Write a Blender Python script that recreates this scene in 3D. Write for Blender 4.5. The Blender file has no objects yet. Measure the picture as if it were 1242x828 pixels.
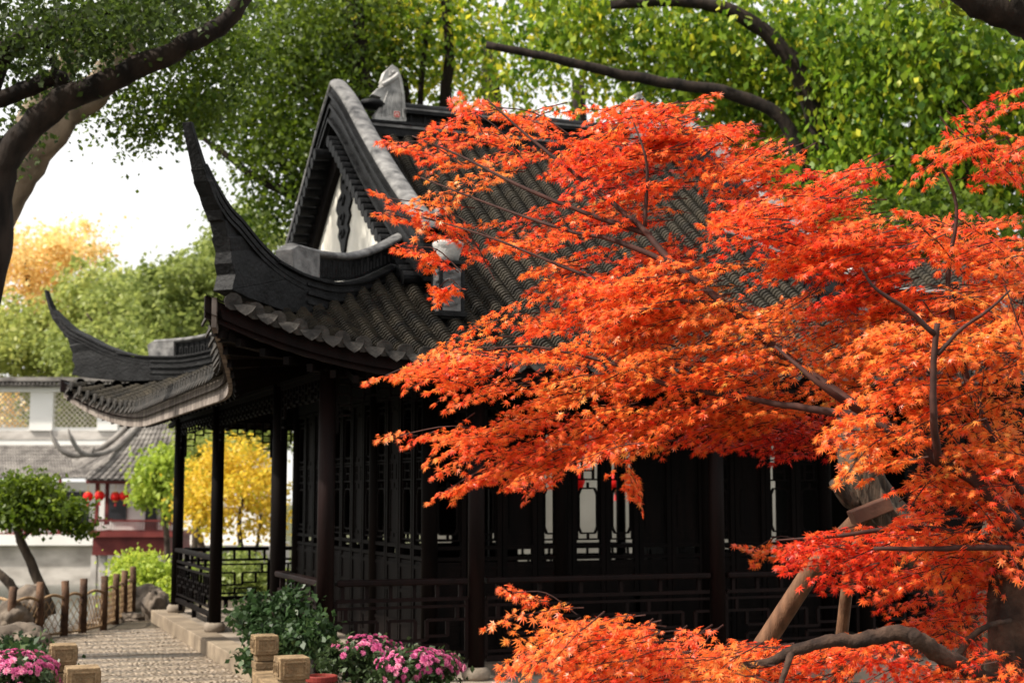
import bpy, bmesh, math, random
import numpy as np
from mathutils import Vector, noise
R = math.radians
# ------------------------------------------------------------------ camera, sky, sun, exposure
sc = bpy.context.scene
COL = sc.collection
F, CX, CY = 1760., 621., 414.
PITCH, YAW, HC = R(6.03), R(21.3), 1.5
cam = bpy.data.cameras.new('camera'); cam_o = bpy.data.objects.new('camera', cam); COL.objects.link(cam_o)
cam_o.location = (0, 0, HC); cam_o.rotation_euler = (R(90) + PITCH, 0, -YAW)
cam.sensor_width = 36; cam.lens = F / 1242 * 36; cam.clip_end = 2000; cam.clip_start = 0.1
cam.dof.use_dof = True; cam.dof.focus_distance = 6.9; cam.dof.aperture_fstop = 3.6
sc.camera = cam_o
SUN_EL, SUN_AZ = R(47), R(-90)      # azimuth measured from +Y towards +X
world = bpy.data.worlds.new('World'); sc.world = world; world.use_nodes = True
nt = world.node_tree; nt.nodes.clear()
sky = nt.nodes.new('ShaderNodeTexSky'); sky.sky_type = 'NISHITA'; sky.sun_disc = False
sky.sun_elevation = SUN_EL; sky.sun_rotation = SUN_AZ; sky.dust_density = 6; sky.air_density = 1.0; sky.ozone_density = 1
veil = nt.nodes.new('ShaderNodeMix'); veil.data_type = 'RGBA'; veil.inputs[0].default_value = 0.6
veil.inputs[7].default_value = (13.0, 12.7, 12.1, 1)      # thin white cloud veil over the whole sky
bgn = nt.nodes.new('ShaderNodeBackground'); bgn.inputs[1].default_value = 0.082
wo = nt.nodes.new('ShaderNodeOutputWorld')
nt.links.new(sky.outputs[0], veil.inputs[6]); nt.links.new(veil.outputs[2], bgn.inputs[0]); nt.links.new(bgn.outputs[0], wo.inputs[0])
sl = bpy.data.lights.new('sun', 'SUN'); sl.energy = 4.4; sl.angle = R(2.); sl.color = (1, .93, .82)
so = bpy.data.objects.new('sun', sl); COL.objects.link(so)
sdir = Vector((math.sin(SUN_AZ) * math.cos(SUN_EL), math.cos(SUN_AZ) * math.cos(SUN_EL), math.sin(SUN_EL)))
so.rotation_euler = sdir.to_track_quat('Z', 'Y').to_euler(); so.location = (0, 0, 30)
sc.view_settings.view_transform = 'Standard'; sc.view_settings.look = 'None'
sc.view_settings.exposure = 0.78; sc.view_settings.gamma = 1.0
sc.cycles.max_bounces = 6; sc.cycles.diffuse_bounces = 3; sc.cycles.transmission_bounces = 3; sc.cycles.transparent_max_bounces = 8

# ------------------------------------------------------------------ survey of the place (photo pixel -> metres)
def ray(px, py):
    x = (px - CX) / F; z = -(py - CY) / F
    y2 = math.cos(PITCH) - z * math.sin(PITCH); z2 = math.sin(PITCH) + z * math.cos(PITCH)
    return x * math.cos(YAW) + y2 * math.sin(YAW), -x * math.sin(YAW) + y2 * math.cos(YAW), z2
def onD(px, py, D):
    r = ray(px, py); return np.array((r[0] * D, r[1] * D, r[2] * D + HC))
def onZ(px, py, Z):
    r = ray(px, py); return onD(px, py, (Z - HC) / r[2])
def onX(px, py, X): return onD(px, py, X / ray(px, py)[0])
def onY(px, py, Y): return onD(px, py, Y / ray(px, py)[1])
def hipP(px, py, c=8.8):
    r = ray(px, py); return onD(px, py, c / (r[1] - r[0]))

# ------------------------------------------------------------------ materials
def mat(name, col, rough=.8, col2=None, scale=4., bump=0., bscale=None, trans=0., spec=.3, stretch=None, contrast=(.35, .65), rand=None, tcol=None, detail=5):
    m = bpy.data.materials.new(name); m.use_nodes = True; t = m.node_tree; N = t.nodes; L = t.links
    b = N['Principled BSDF']; out = N['Material Output']
    b.inputs['Roughness'].default_value = rough; b.inputs['Specular IOR Level'].default_value = spec
    b.inputs['Base Color'].default_value = (*col, 1)
    co = None
    def coord():
        nonlocal co
        if co is None:
            tc = N.new('ShaderNodeTexCoord'); mp = N.new('ShaderNodeMapping'); L.new(tc.outputs['Object'], mp.inputs[0])
            if stretch: mp.inputs['Scale'].default_value = stretch
            co = mp.outputs[0]
        return co
    csock = None
    if rand:                                   # a ramp picked per leaf
        g = N.new('ShaderNodeNewGeometry'); rp = N.new('ShaderNodeValToRGB')
        src = g.outputs['Random Per Island']
        at = N.new('ShaderNodeAttribute'); at.attribute_name = 'tint'
        ma = N.new('ShaderNodeMath'); ma.operation = 'MULTIPLY_ADD'; ma.inputs[1].default_value = .42
        L.new(src, ma.inputs[0]); L.new(at.outputs['Fac'], ma.inputs[2]); L.new(ma.outputs[0], rp.inputs[0])
        e = rp.color_ramp.elements
        while len(e) < len(rand): e.new(.5)
        for i, (p, c) in enumerate(rand): e[i].position = p; e[i].color = (*c, 1)
        csock = rp.outputs[0]
    elif col2:
        n = N.new('ShaderNodeTexNoise'); n.inputs['Scale'].default_value = scale; n.inputs['Detail'].default_value = detail
        L.new(coord(), n.inputs['Vector'])
        rp = N.new('ShaderNodeValToRGB'); rp.color_ramp.elements[0].position = contrast[0]; rp.color_ramp.elements[1].position = contrast[1]
        rp.color_ramp.elements[0].color = (*col, 1); rp.color_ramp.elements[1].color = (*col2, 1)
        L.new(n.outputs['Fac'], rp.inputs[0]); csock = rp.outputs[0]
    if csock: L.new(csock, b.inputs['Base Color'])
    if bump:
        n2 = N.new('ShaderNodeTexNoise'); n2.inputs['Scale'].default_value = bscale or scale * 4; n2.inputs['Detail'].default_value = 6
        L.new(coord(), n2.inputs['Vector'])
        bp = N.new('ShaderNodeBump'); bp.inputs['Strength'].default_value = bump; bp.inputs['Distance'].default_value = .02
        L.new(n2.outputs['Fac'], bp.inputs['Height']); L.new(bp.outputs[0], b.inputs['Normal'])
    if trans:
        tr = N.new('ShaderNodeBsdfTranslucent'); mx = N.new('ShaderNodeMixShader'); mx.inputs[0].default_value = trans
        if csock:
            L.new(csock, tr.inputs[0])
        else: tr.inputs[0].default_value = (*col, 1)
        L.new(b.outputs[0], mx.inputs[1]); L.new(tr.outputs[0], mx.inputs[2]); L.new(mx.outputs[0], out.inputs[0])
    return m
M = {}
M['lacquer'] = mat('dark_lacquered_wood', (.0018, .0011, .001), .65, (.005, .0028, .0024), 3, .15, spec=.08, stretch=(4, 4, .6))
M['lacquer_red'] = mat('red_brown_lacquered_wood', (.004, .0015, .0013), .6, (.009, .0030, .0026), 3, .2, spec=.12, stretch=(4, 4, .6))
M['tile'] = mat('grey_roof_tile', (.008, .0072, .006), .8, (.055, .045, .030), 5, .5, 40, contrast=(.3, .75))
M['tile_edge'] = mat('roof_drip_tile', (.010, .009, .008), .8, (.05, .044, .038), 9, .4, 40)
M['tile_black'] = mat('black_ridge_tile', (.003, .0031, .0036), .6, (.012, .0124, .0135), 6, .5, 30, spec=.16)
M['tile_board'] = mat('pale_eave_board', (.10, .08, .07), .9, (.27, .23, .2), 6, .3, 30, stretch=(1, 2.5, .5))
M['limewash'] = mat('weathered_limewash', (.03, .03, .033), .8, (.24, .235, .23), 9, .4, 30, contrast=(.25, .75))
M['white_wall'] = mat('white_plaster', (.78, .74, .66), .9, (.84, .81, .74), 2, .1, 20)
M['white_far'] = mat('white_garden_plaster', (.74, .73, .70), .9, (.86, .85, .82), .4, 0)
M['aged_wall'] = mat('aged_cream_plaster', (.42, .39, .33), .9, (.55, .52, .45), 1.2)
M['grey_stucco'] = mat('grey_white_stucco', (.2, .2, .195), .85, (.5, .49, .47), 8, .5, 40)
M['stone'] = mat('grey_brown_stone', (.16, .13, .10), .85, (.29, .24, .19), 4, .3, 40)
M['kerb'] = mat('warm_kerb_stone', (.13, .10, .07), .85, (.26, .205, .145), 3, .3, 40)
M['post_stone'] = mat('tan_carved_stone', (.09, .058, .03), .85, (.27, .185, .10), 9, .7, 50, contrast=(.3, .7))
M['tape'] = mat('green_tape', (.05, .17, .15), .4)
M['bark'] = mat('dark_bark', (.03, .021, .016), .95, (.1, .075, .055), 7, .9, 18, stretch=(1, 1, .35))
M['bark_lit'] = mat('lit_mossy_bark', (.11, .085, .06), .95, (.26, .2, .14), 5, .8, 18, stretch=(1, 1, .4))  # pale tone includes the sunlight on this trunk, mixed into the colour
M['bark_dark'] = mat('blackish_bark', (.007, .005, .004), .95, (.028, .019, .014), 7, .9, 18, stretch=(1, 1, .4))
M['maple_bark'] = mat('maple_bark', (.018, .010, .007), .9, (.07, .04, .026), 12, .8, 30)
M['twig'] = mat('maple_twig', (.025, .009, .007), .8, (.055, .02, .014), 20)
M['old_bark'] = mat('ridged_grey_bark', (.022, .016, .012), .95, (.12, .088, .062), 5, 1.0, 10, stretch=(5, 5, .5))
M['pole'] = mat('peeled_pole', (.09, .042, .022), .7, (.18, .09, .048), 5, .4, 30, stretch=(4, 4, .4))
M['board'] = mat('brown_painted_board', (.07, .03, .02), .6, (.11, .05, .03), 6, .2)
M['fence'] = mat('fence_wood', (.035, .018, .011), .85, (.13, .07, .04), 6, .5, 30)
M['bamboo'] = mat('split_bamboo', (.2, .12, .06), .7, (.36, .24, .13), 8, .2)
M['cream'] = mat('cream_lattice_tile', (.55, .5, .38), .9, (.68, .63, .5), 2)
M['rock'] = mat('limestone_rock', (.045, .036, .03), .95, (.22, .175, .135), 3, 1., 9)
M['earth'] = mat('dark_earth', (.035, .028, .018), .95, (.09, .07, .045), 3, .6, 15)
M['moss'] = mat('ground_moss', (.03, .045, .012), .95, (.09, .08, .04), 3, .6, 15)
M['water'] = mat('pond_water', (.02, .03, .02), .08, spec=.5, bump=.25, bscale=3)
M['bank'] = mat('pale_bank_stone', (.36, .33, .30), .9, (.6, .56, .52), .9, .6, 3, stretch=(1, 1, 2))
M['far_tile'] = mat('far_roof_tile', (.1, .09, .085), .9, (.27, .25, .23), 1.5, .3, 10)
M['red_wood'] = mat('dark_red_wood', (.10, .014, .013), .6, (.17, .03, .025), 2)
M['lantern'] = mat('red_lantern_silk', (.8, .02, .015), .6, trans=.35)
M['gold'] = mat('gold_trim', (.55, .35, .08), .5)
M['dark_void'] = mat('dark_window', (.02, .02, .024), .3)
M['terracotta'] = mat('red_terracotta', (.14, .014, .01), .6, (.2, .025, .016), 5)
M['seal'] = mat('red_seal', (.5, .03, .03), .6)
M['petal'] = mat('pink_petals', (.6, .15, .35), .6, trans=.35, rand=[(0, (.42, .05, .18)), (.45, (.66, .13, .32)), (.8, (.8, .28, .44)), (1, (.85, .5, .55))])
def leafmat(name, ramp, trans=.5, rough=.45, spec=.35): return mat(name, ramp[0][1], rough, rand=ramp, trans=trans, spec=spec)
M['maple_leaf'] = leafmat('maple_leaf', [(0, (.45, .014, .012)), (.2, (.82, .05, .022)), (.4, (.9, .125, .032)), (.64, (.93, .24, .045)), (.9, (.93, .40, .08)), (1, (.7, .42, .08))], .55, .38, .5)
M['camphor'] = leafmat('camphor_leaf', [(0, (.03, .065, .006)), (.5, (.14, .20, .015)), (.85, (.32, .36, .03)), (1, (.55, .5, .04))])
M['camphor_dark'] = leafmat('dark_camphor_leaf', [(0, (.02, .04, .008)), (.6, (.08, .12, .018)), (1, (.2, .25, .04))])
M['hackberry'] = leafmat('yellowing_leaf', [(0, (.05, .12, .010)), (.35, (.2, .31, .02)), (.55, (.38, .46, .03)), (.7, (.72, .64, .05)), (1, (.9, .75, .07))])
M['far_green'] = leafmat('far_green_leaf', [(0, (.14, .19, .045)), (.5, (.34, .39, .10)), (1, (.62, .60, .18))])
M['far_orange'] = leafmat('far_orange_leaf', [(0, (.88, .52, .16)), (.5, (.93, .72, .33)), (1, (.95, .86, .5))])
M['yellow_leaf'] = leafmat('golden_leaf', [(0, (.16, .24, .03)), (.3, (.45, .42, .04)), (.55, (.72, .48, .04)), (1, (.9, .70, .10))])
M['lime_leaf'] = leafmat('lime_leaf', [(0, (.16, .26, .03)), (.5, (.38, .48, .06)), (1, (.62, .62, .08))])
M['shrub_leaf'] = leafmat('glossy_dark_leaf', [(0, (.012, .03, .01)), (.6, (.04, .08, .025)), (1, (.2, .27, .09))], .35, .42, .35)
M['mum_leaf'] = leafmat('chrysanthemum_leaf', [(0, (.02, .04, .012)), (1, (.08, .12, .04))], .3)
# ------------------------------------------------------------------ helpers
def tag(o, label=None, cat=None, group=None, kind=None):
    if label: o['label'] = label
    if cat: o['category'] = cat
    if group: o['group'] = group
    if kind: o['kind'] = kind
    return o
def wloc(o):
    v = Vector((0, 0, 0))
    while o is not None: v = v + o.location; o = o.parent
    return v
def empty(name, loc, label=None, cat=None, group=None):
    o = bpy.data.objects.new(name, None); COL.objects.link(o); o.location = tuple(float(v) for v in loc); o.empty_display_size = .1
    return tag(o, label, cat, group)
def link_mesh(name, me, material, parent, loc=None):
    o = bpy.data.objects.new(name, me); COL.objects.link(o)
    if material is not None: me.materials.append(M[material] if isinstance(material, str) else material)
    if parent is not None: o.parent = parent
    return o
class MB:
    def __init__(s): s.v = []; s.f = []; s.mi = []; s.cur = 0
    def add(s, vs, fs):
        n = len(s.v); s.v += [tuple(float(c) for c in v) for v in vs]; s.f += [tuple(i + n for i in f) for f in fs]; s.mi += [s.cur] * len(fs)
    def box(s, c, d, rz=0.):
        cx, cy, cz = c; x, y, z = d[0] / 2, d[1] / 2, d[2] / 2; cs, sn = math.cos(rz), math.sin(rz)
        vs = [(cx + a * x * cs - b * y * sn, cy + a * x * sn + b * y * cs, cz + e * z) for e in (-1, 1) for a, b in ((-1, -1), (1, -1), (1, 1), (-1, 1))]
        s.add(vs, [(3, 2, 1, 0), (4, 5, 6, 7), (0, 1, 5, 4), (1, 2, 6, 5), (2, 3, 7, 6), (3, 0, 4, 7)])
    def beam(s, p0, p1, w, h, up=(0, 0, 1)):
        p0 = Vector(p0); p1 = Vector(p1); d = (p1 - p0).normalized(); up = Vector(up)
        if abs(d.dot(up)) > .98: up = Vector((0, 1, 0)) if abs(d.y) < .9 else Vector((1, 0, 0))
        sd = d.cross(up).normalized(); u = sd.cross(d).normalized(); vs = []
        for p in (p0, p1):
            for a, b in ((-1, -1), (1, -1), (1, 1), (-1, 1)): vs.append(p + sd * a * w / 2 + u * b * h / 2)
        s.add(vs, [(3, 2, 1, 0), (4, 5, 6, 7), (0, 1, 5, 4), (1, 2, 6, 5), (2, 3, 7, 6), (3, 0, 4, 7)])
    def tube(s, pts, rad, n=8, jit=0, rnd=None):
        pts = [Vector(tuple(float(c) for c in p)) for p in pts]
        if not hasattr(rad, '__len__'): rad = [rad] * len(pts)
        vs = []; fs = []; prev = None
        for i, p in enumerate(pts):
            d = (pts[min(i + 1, len(pts) - 1)] - pts[max(i - 1, 0)]).normalized()
            if prev is None: prev = d.orthogonal().normalized()
            u = (prev - d * prev.dot(d)).normalized(); prev = u; w = d.cross(u)
            for k in range(n):
                a = 2 * math.pi * k / n; r = rad[i] * (1 + (rnd.uniform(-jit, jit) if jit else 0))
                vs.append(p + u * math.cos(a) * r + w * math.sin(a) * r)
        for i in range(len(pts) - 1):
            for k in range(n): fs.append((i * n + k, i * n + (k + 1) % n, (i + 1) * n + (k + 1) % n, (i + 1) * n + k))
        fs.append(tuple(range(n))[::-1]); fs.append(tuple((len(pts) - 1) * n + k for k in range(n)))
        s.add(vs, fs)
    def lathe(s, c, prof, n=20):
        vs = []; fs = []
        for r, z in prof:
            for k in range(n): vs.append((c[0] + r * math.cos(2 * math.pi * k / n), c[1] + r * math.sin(2 * math.pi * k / n), c[2] + z))
        for i in range(len(prof) - 1):
            for k in range(n): fs.append((i * n + k, i * n + (k + 1) % n, (i + 1) * n + (k + 1) % n, (i + 1) * n + k))
        fs.append(tuple(range(n))[::-1]); fs.append(tuple((len(prof) - 1) * n + k for k in range(n)))
        s.add(vs, fs)
    def prism(s, poly, off):
        off = Vector(tuple(float(c) for c in off)); a = [Vector(tuple(float(c) for c in p)) - off / 2 for p in poly]; b = [p + off for p in a]; n = len(a)
        s.add(a + b, [tuple(range(n))[::-1], tuple(range(n, 2 * n))] + [(i, (i + 1) % n, n + (i + 1) % n, n + i) for i in range(n)])
    def rings(s, rs):
        n = len(rs[0]); vs = [v for r in rs for v in r]
        fs = [(i * n + k, i * n + (k + 1) % n, (i + 1) * n + (k + 1) % n, (i + 1) * n + k) for i in range(len(rs) - 1) for k in range(n)]
        fs += [tuple(range(n))[::-1], tuple((len(rs) - 1) * n + k for k in range(n))]; s.add(vs, fs)
    def grid(s, g):
        ny = len(g[0]); s.add([v for r in g for v in r], [(i * ny + j, i * ny + j + 1, (i + 1) * ny + j + 1, (i + 1) * ny + j) for i in range(len(g) - 1) for j in range(ny - 1)])
    def build(s, name, material, parent=None, smooth=False, bevel=0., label=None, cat=None, group=None, kind=None, mats=None, subsurf=0):
        if parent is not None: w = wloc(parent); loc = None
        else:
            a = np.array(s.v); w = Vector((float(a[:, 0].mean()), float(a[:, 1].mean()), float(a[:, 2].min())))
        me = bpy.data.meshes.new(name); me.from_pydata([(v[0] - w[0], v[1] - w[1], v[2] - w[2]) for v in s.v], [], s.f)
        bm = bmesh.new(); bm.from_mesh(me); bmesh.ops.recalc_face_normals(bm, faces=bm.faces); bm.to_mesh(me); bm.free()
        o = link_mesh(name, me, material, parent)
        if mats:
            for m_ in mats: me.materials.append(M[m_])
            me.polygons.foreach_set('material_index', s.mi)
        if parent is None: o.location = w
        if smooth:
            me.polygons.foreach_set('use_smooth', [True] * len(me.polygons))
        if bevel:
            b = o.modifiers.new('bevel', 'BEVEL'); b.width = bevel; b.segments = 2; b.limit_method = 'ANGLE'
        return tag(o, label, cat, group, kind)
def np_mesh(name, V, Q, material, parent=None, tint=None, **kw):
    """fast mesh from numpy: V (n,3) world, Q (m,k) polygon indices"""
    if parent is not None: w = wloc(parent)
    else: w = Vector((float(V[:, 0].mean()), float(V[:, 1].mean()), float(V[:, 2].min())))
    V = V - np.array(w)
    me = bpy.data.meshes.new(name); k = Q.shape[1]
    me.vertices.add(len(V)); me.vertices.foreach_set('co', V.astype('f').ravel())
    me.loops.add(Q.size); me.loops.foreach_set('vertex_index', Q.astype('i').ravel())
    me.polygons.add(len(Q)); me.polygons.foreach_set('loop_start', (np.arange(len(Q)) * k).astype('i'))
    me.update(calc_edges=True); me.validate()
    if tint is not None:
        at = me.attributes.new('tint', 'FLOAT', 'POINT'); at.data.foreach_set('value', tint.astype('f'))
    o = link_mesh(name, me, material, parent)
    if parent is None: o.location = w
    return tag(o, **kw)
def norm(a): return a / np.maximum(np.linalg.norm(a, axis=1, keepdims=True), 1e-9)
LEAF4 = (np.array([(0, 0, 0), (.5, .34, .05), (1, 0, -.06), (.5, -.34, .05)]), np.array([(0, 1, 2, 3)]))
LONG4 = (np.array([(0, 0, 0), (.4, .16, .03), (1, 0, -.12), (.4, -.16, .03)]), np.array([(0, 1, 2, 3)]))
def maple_template():
    vs = [(-.1, 0, 0)]; fs = []
    lobes = [(-118, .50), (-76, .80), (-36, .97), (0, 1.05), (36, .97), (76, .80), (118, .50)]
    ang = [(-142, .16)]
    for i, (a, l) in enumerate(lobes):
        ang.append((a, l)); nx = (lobes[i + 1][0] + a) / 2 if i < 6 else 142
        ang.append((nx, .27 if i < 6 else .16))
    for a, l in ang: vs.append((l * math.cos(R(a)), l * math.sin(R(a)), -.16 * l * l))
    for i in range(7): fs.append((0, 1 + 2 * i, 2 + 2 * i, 3 + 2 * i))
    return np.array(vs), np.array(fs)
MAPLE = maple_template()
def place_leaves(name, P, D, Nn, S, template, material, parent, tint, **kw):
    """one leaf of size S at each P, tip along D, face normal about Nn"""
    tv, tf = template; n = len(P); D = norm(D); Nn = Nn - D * (D * Nn).sum(1, keepdims=True); Nn = norm(Nn); B = np.cross(Nn, D); CURL = np.random.default_rng(n).uniform(.2, 2.6, n)
    V = P[:, None, :] + S[:, None, None] * (tv[None, :, 0, None] * D[:, None, :] + tv[None, :, 1, None] * B[:, None, :] + tv[None, :, 2, None] * CURL[:, None, None] * Nn[:, None, :])
    V = V.reshape(-1, 3); Q = (tf[None] + (np.arange(n) * len(tv))[:, None, None]).reshape(-1, tf.shape[1])
    return np_mesh(name, V, Q, material, parent, np.repeat(tint, len(tv)), **kw)
def blob_leaves(name, blobs, material, parent, seed, size=.09, template=LEAF4, clump=.35, per=40, droop=.3, tintbase=.3, flat=.7, tintamp=.25, dens=1., **kw):
    """blobs: (centre, radii, number of leaves); leaves sit in small clumps with gaps between them"""
    rg = np.random.default_rng(seed); Ps = []; T = []
    for c, r, n in blobs:
        n = int(n * dens)
        k = max(2, int(n / per)); u = rg.normal(size=(k, 3)); u = norm(u) * (rg.random((k, 1)) ** .45)
        cc = np.array(c) + u * np.array(r)
        i = rg.integers(0, k, n); rad = clump * (.5 + rg.random(k))
        off = rg.normal(size=(n, 3)) * rad[i][:, None] * np.array([.55, .55, .55 * flat])
        Ps.append(cc[i] + off); T.append((tintbase + tintamp * (rg.random(k) - .4))[i])
    P = np.concatenate(Ps); n = len(P); T = np.concatenate(T)
    D = rg.normal(size=(n, 3)); D[:, 2] -= droop * 2
    Nn = rg.normal(size=(n, 3)) * .7 + np.array([0, 0, .8]); S = size * (.6 + .8 * rg.random(n))
    return place_leaves(name, P, D, Nn, S, template, material, parent, T, **kw)
def PB(px, py, D, rx, ry, rd, n):
    s = D / 1772.; return (onD(px, py, D), (rx * s, rd, ry * s), n)
def polyD(pts): return [onD(*p) for p in pts]
def smoothline(pts, n=4):
    """Catmull-Rom through the points"""
    p = [np.array(q, float) for q in pts]; p = [2 * p[0] - p[1]] + p + [2 * p[-1] - p[-2]]; out = []
    for i in range(1, len(p) - 2):
        for k in range(n):
            t = k / n; out.append(.5 * ((2 * p[i]) + (-p[i - 1] + p[i + 1]) * t + (2 * p[i - 1] - 5 * p[i] + 4 * p[i + 1] - p[i + 2]) * t * t + (-p[i - 1] + 3 * p[i] - 3 * p[i + 1] + p[i + 2]) * t ** 3))
    out.append(p[-2]); return out
def limb(mb, pts, r0, r1, rnd, n=10, sub=5, jit=.1):
    l = smoothline(pts, sub); k = len(l)
    l = [q + np.array([rnd.uniform(-1, 1) for _ in range(3)]) * .12 * (r0 + (r1 - r0) * i / k) for i, q in enumerate(l)]
    mb.tube(l, [r0 + (r1 - r0) * i / (k - 1) for i in range(k)], n, jit, rnd)

# ------------------------------------------------------------------ ground, path, pond
g = MB(); s = 600.; g.add([(-s, -s, -2.6), (s, -s, -2.6), (s, s, -2.6), (-s, s, -2.6)], [(0, 1, 2, 3)])
g.build('ground', 'moss', kind='structure')
g = MB(); g.add([(-90, -20, -2.05), (60, -20, -2.05), (60, 61, -2.05), (-90, 61, -2.05)], [(0, 1, 2, 3)])
g.build('pond_water', 'water', kind='structure')
g = MB(); ring = [(-6, -8), (30, -8), (30, 26), (6.5, 26), (3.2, 22.6), (2.45, 21.3), (2.0, 19.9), (1.3, 18.9), (.5, 18.5), (-.4, 17.6), (-.8, 15), (-1.2, 12), (-6, 11)]
g.prism([(x, y, -1.33) for x, y in ring], (0, 0, 2.3)); g.build('garden_bank', 'earth', kind='structure')
# fish-scale pebble path
pm = mat('pebble_wave_paving', (.20, .155, .115), .5, (.42, .34, .255), 30, 0, spec=.5)
t = pm.node_tree; N = t.nodes; L = t.links
tc = N.new('ShaderNodeTexCoord'); mp = N.new('ShaderNodeMapping'); L.new(tc.outputs['Object'], mp.inputs[0]); mp.inputs['Rotation'].default_value = (0, 0, .05)
wv = N.new('ShaderNodeTexWave'); wv.wave_type = 'BANDS'; wv.bands_direction = 'Y'; wv.inputs['Scale'].default_value = .74; wv.inputs['Distortion'].default_value = 2.2; wv.inputs['Detail'].default_value = 3; wv.inputs['Detail Scale'].default_value = 2.6
L.new(mp.outputs[0], wv.inputs[0])
vo = N.new('ShaderNodeTexVoronoi'); vo.inputs['Scale'].default_value = 26; L.new(mp.outputs[0], vo.inputs['Vector'])
ad = N.new('ShaderNodeMath'); ad.operation = 'MULTIPLY_ADD'; ad.inputs[1].default_value = -.25; L.new(vo.outputs['Distance'], ad.inputs[0]); L.new(wv.outputs['Fac'], ad.inputs[2])
bp = N.new('ShaderNodeBump'); bp.inputs['Strength'].default_value = 1.; bp.inputs['Distance'].default_value = .2; L.new(ad.outputs[0], bp.inputs['Height']); L.new(bp.outputs[0], N['Principled BSDF'].inputs['Normal'])
wm = N.new('ShaderNodeMix'); wm.data_type = 'RGBA'; wm.blend_type = 'MULTIPLY'; wm.inputs[0].default_value = 1.; wr = N.new('ShaderNodeValToRGB'); wr.color_ramp.elements[0].color = (.68, .64, .6, 1); wr.color_ramp.elements[1].color = (1.15, 1.12, 1.05, 1)
L.new(ad.outputs[0], wr.inputs[0]); L.new(wr.outputs[0], wm.inputs[7]); L.new(N['Principled BSDF'].inputs['Base Color'].links[0].from_socket, wm.inputs[6]); L.new(wm.outputs[2], N['Principled BSDF'].inputs['Base Color'])
M['path'] = pm
g = MB(); pts = [(.62, -6), (2.6, -6), (2.6, 18.75), (1.55, 18.6), (1.15, 17.5), (.9, 13), (.75, 9)]
g.prism([(x, y, -.166) for x, y in pts], (0, 0, .03)); g.build('garden_path', 'path', kind='structure')

# ------------------------------------------------------------------ the hall
hall = empty('garden_hall', (6, 15.2, -.15), 'dark timber garden hall with black tiled upturned hip-and-gable roof and white gable', 'pavilion')
X0, Y0 = 6.0, 15.2
C45 = .4
def be(a): return 4.5 + .2 * (max(0, a - 2.3) / 2.) ** 2
def ae(b): return 3.85 + .45 * (max(0, min(1.1, (b - 2.5) / 2.2))) ** 2
def prof(u): return 2.56 + 2.93 * max(0, 1 - u / 4.5) ** 1.2
def zlong(a, b):
    e = be(a); q = b / e; return prof(min(4.5, q * 4.5)) + .42 * (max(0, (a - 2.) / 2.3)) ** 2.2 * q ** 3
def zshort(a, b):
    b = abs(b); u = (a + C45) * 4.5 / (ae(b) + C45); return prof(min(4.5, u)) + .42 * (max(0, (b - 2.4) / 2.3)) ** 3 * (u / 4.5) ** 3
def tile_row(mb, pts, side, r=.058, step=.055, trough=.09, seg=5):
    """one column of overlapping cover tiles down pts (fine polyline) plus the trough beside it"""
    pts = [np.array(p, float) for p in pts]; side = np.array(side, float)
    L_ = [0]
    for i in range(1, len(pts)): L_.append(L_[-1] + np.linalg.norm(pts[i] - pts[i - 1]))
    n = max(2, int(L_[-1] / step)); tt = np.linspace(0, L_[-1], n + 1)
    P = np.stack([np.interp(tt, L_, [p[k] for p in pts]) for k in range(3)], 1)
    up = np.cross(side, P[-1] - P[0]); up = up / np.linalg.norm(up)
    if up[2] < 0: up = -up
    th = np.linspace(0, math.pi, seg + 1)
    A = P[:-1]; B = P[1:]
    def ringset(Q, rr, lift):
        rr = np.asarray(rr).reshape(-1, 1, 1) if hasattr(rr, '__len__') else rr
        return Q[:, None, :] + rr * (np.cos(th)[None, :, None] * side + np.sin(th)[None, :, None] * up) + up * lift
    jit = 1 + (np.random.default_rng(int(abs(P[0, 0] * 977 + P[0, 1] * 331)) % 9999).random(len(A)) - .5) * .10
    ra = ringset(A, r * .84 * jit, 0.); rb = ringset(B, r * 1.06 * jit, .004)
    V = np.concatenate([ra, rb], 1).reshape(-1, 3); k = seg + 1; fs = []
    for i in range(len(A)):
        o = i * 2 * k
        for j in range(seg): fs.append((o + j, o + j + 1, o + k + j + 1, o + k + j))
        if i < len(A) - 1:
            for j in range(seg): fs.append((o + k + j, o + k + j + 1, o + 2 * k + j + 1, o + 2 * k + j))
    mb.add(V, fs)
    if trough:
        o = side * trough; w = trough * .62; vs = []
        for i in range(len(A)):
            for Q, dz in ((A[i], -.022), (B[i], -.004)):
                vs += [Q + o - side * w + up * (dz + .02), Q + o + up * (dz - .012), Q + o + side * w + up * (dz + .02)]
        fs = []
        for i in range(len(A)):
            b_ = i * 6
            fs += [(b_, b_ + 1, b_ + 4, b_ + 3), (b_ + 1, b_ + 2, b_ + 5, b_ + 4)]
            if i < len(A) - 1: fs += [(b_ + 3, b_ + 4, b_ + 7, b_ + 6), (b_ + 4, b_ + 5, b_ + 8, b_ + 7)]
        mb.add(vs, fs)
roof = MB(); drips = []; drip = None; SP = .17
def drip_tile(p, side, out):
    """round cover-tile end and the leaf-shaped trough drip next to it"""
    side = np.array(side, float); out = np.array(out, float); up = np.array((0, 0, 1.)); c = np.array(p) + out * .012
    drip.prism([c + side * .066 * math.cos(a) + up * (.066 * math.sin(a) + .006) for a in np.linspace(0, 2 * math.pi, 11)[:-1]], out * .02)
    c = c + side * SP * .5 + out * .006; dn = -up * .94 + out * .34
    drip.prism([c - side * .085 + up * .012, c - side * .082 - up * .02, c - side * .05 + dn * .07, c + dn * .105, c + side * .05 + dn * .07, c + side * .082 - up * .02, c + side * .085 + up * .012, c - up * .012], out * .016)
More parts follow.
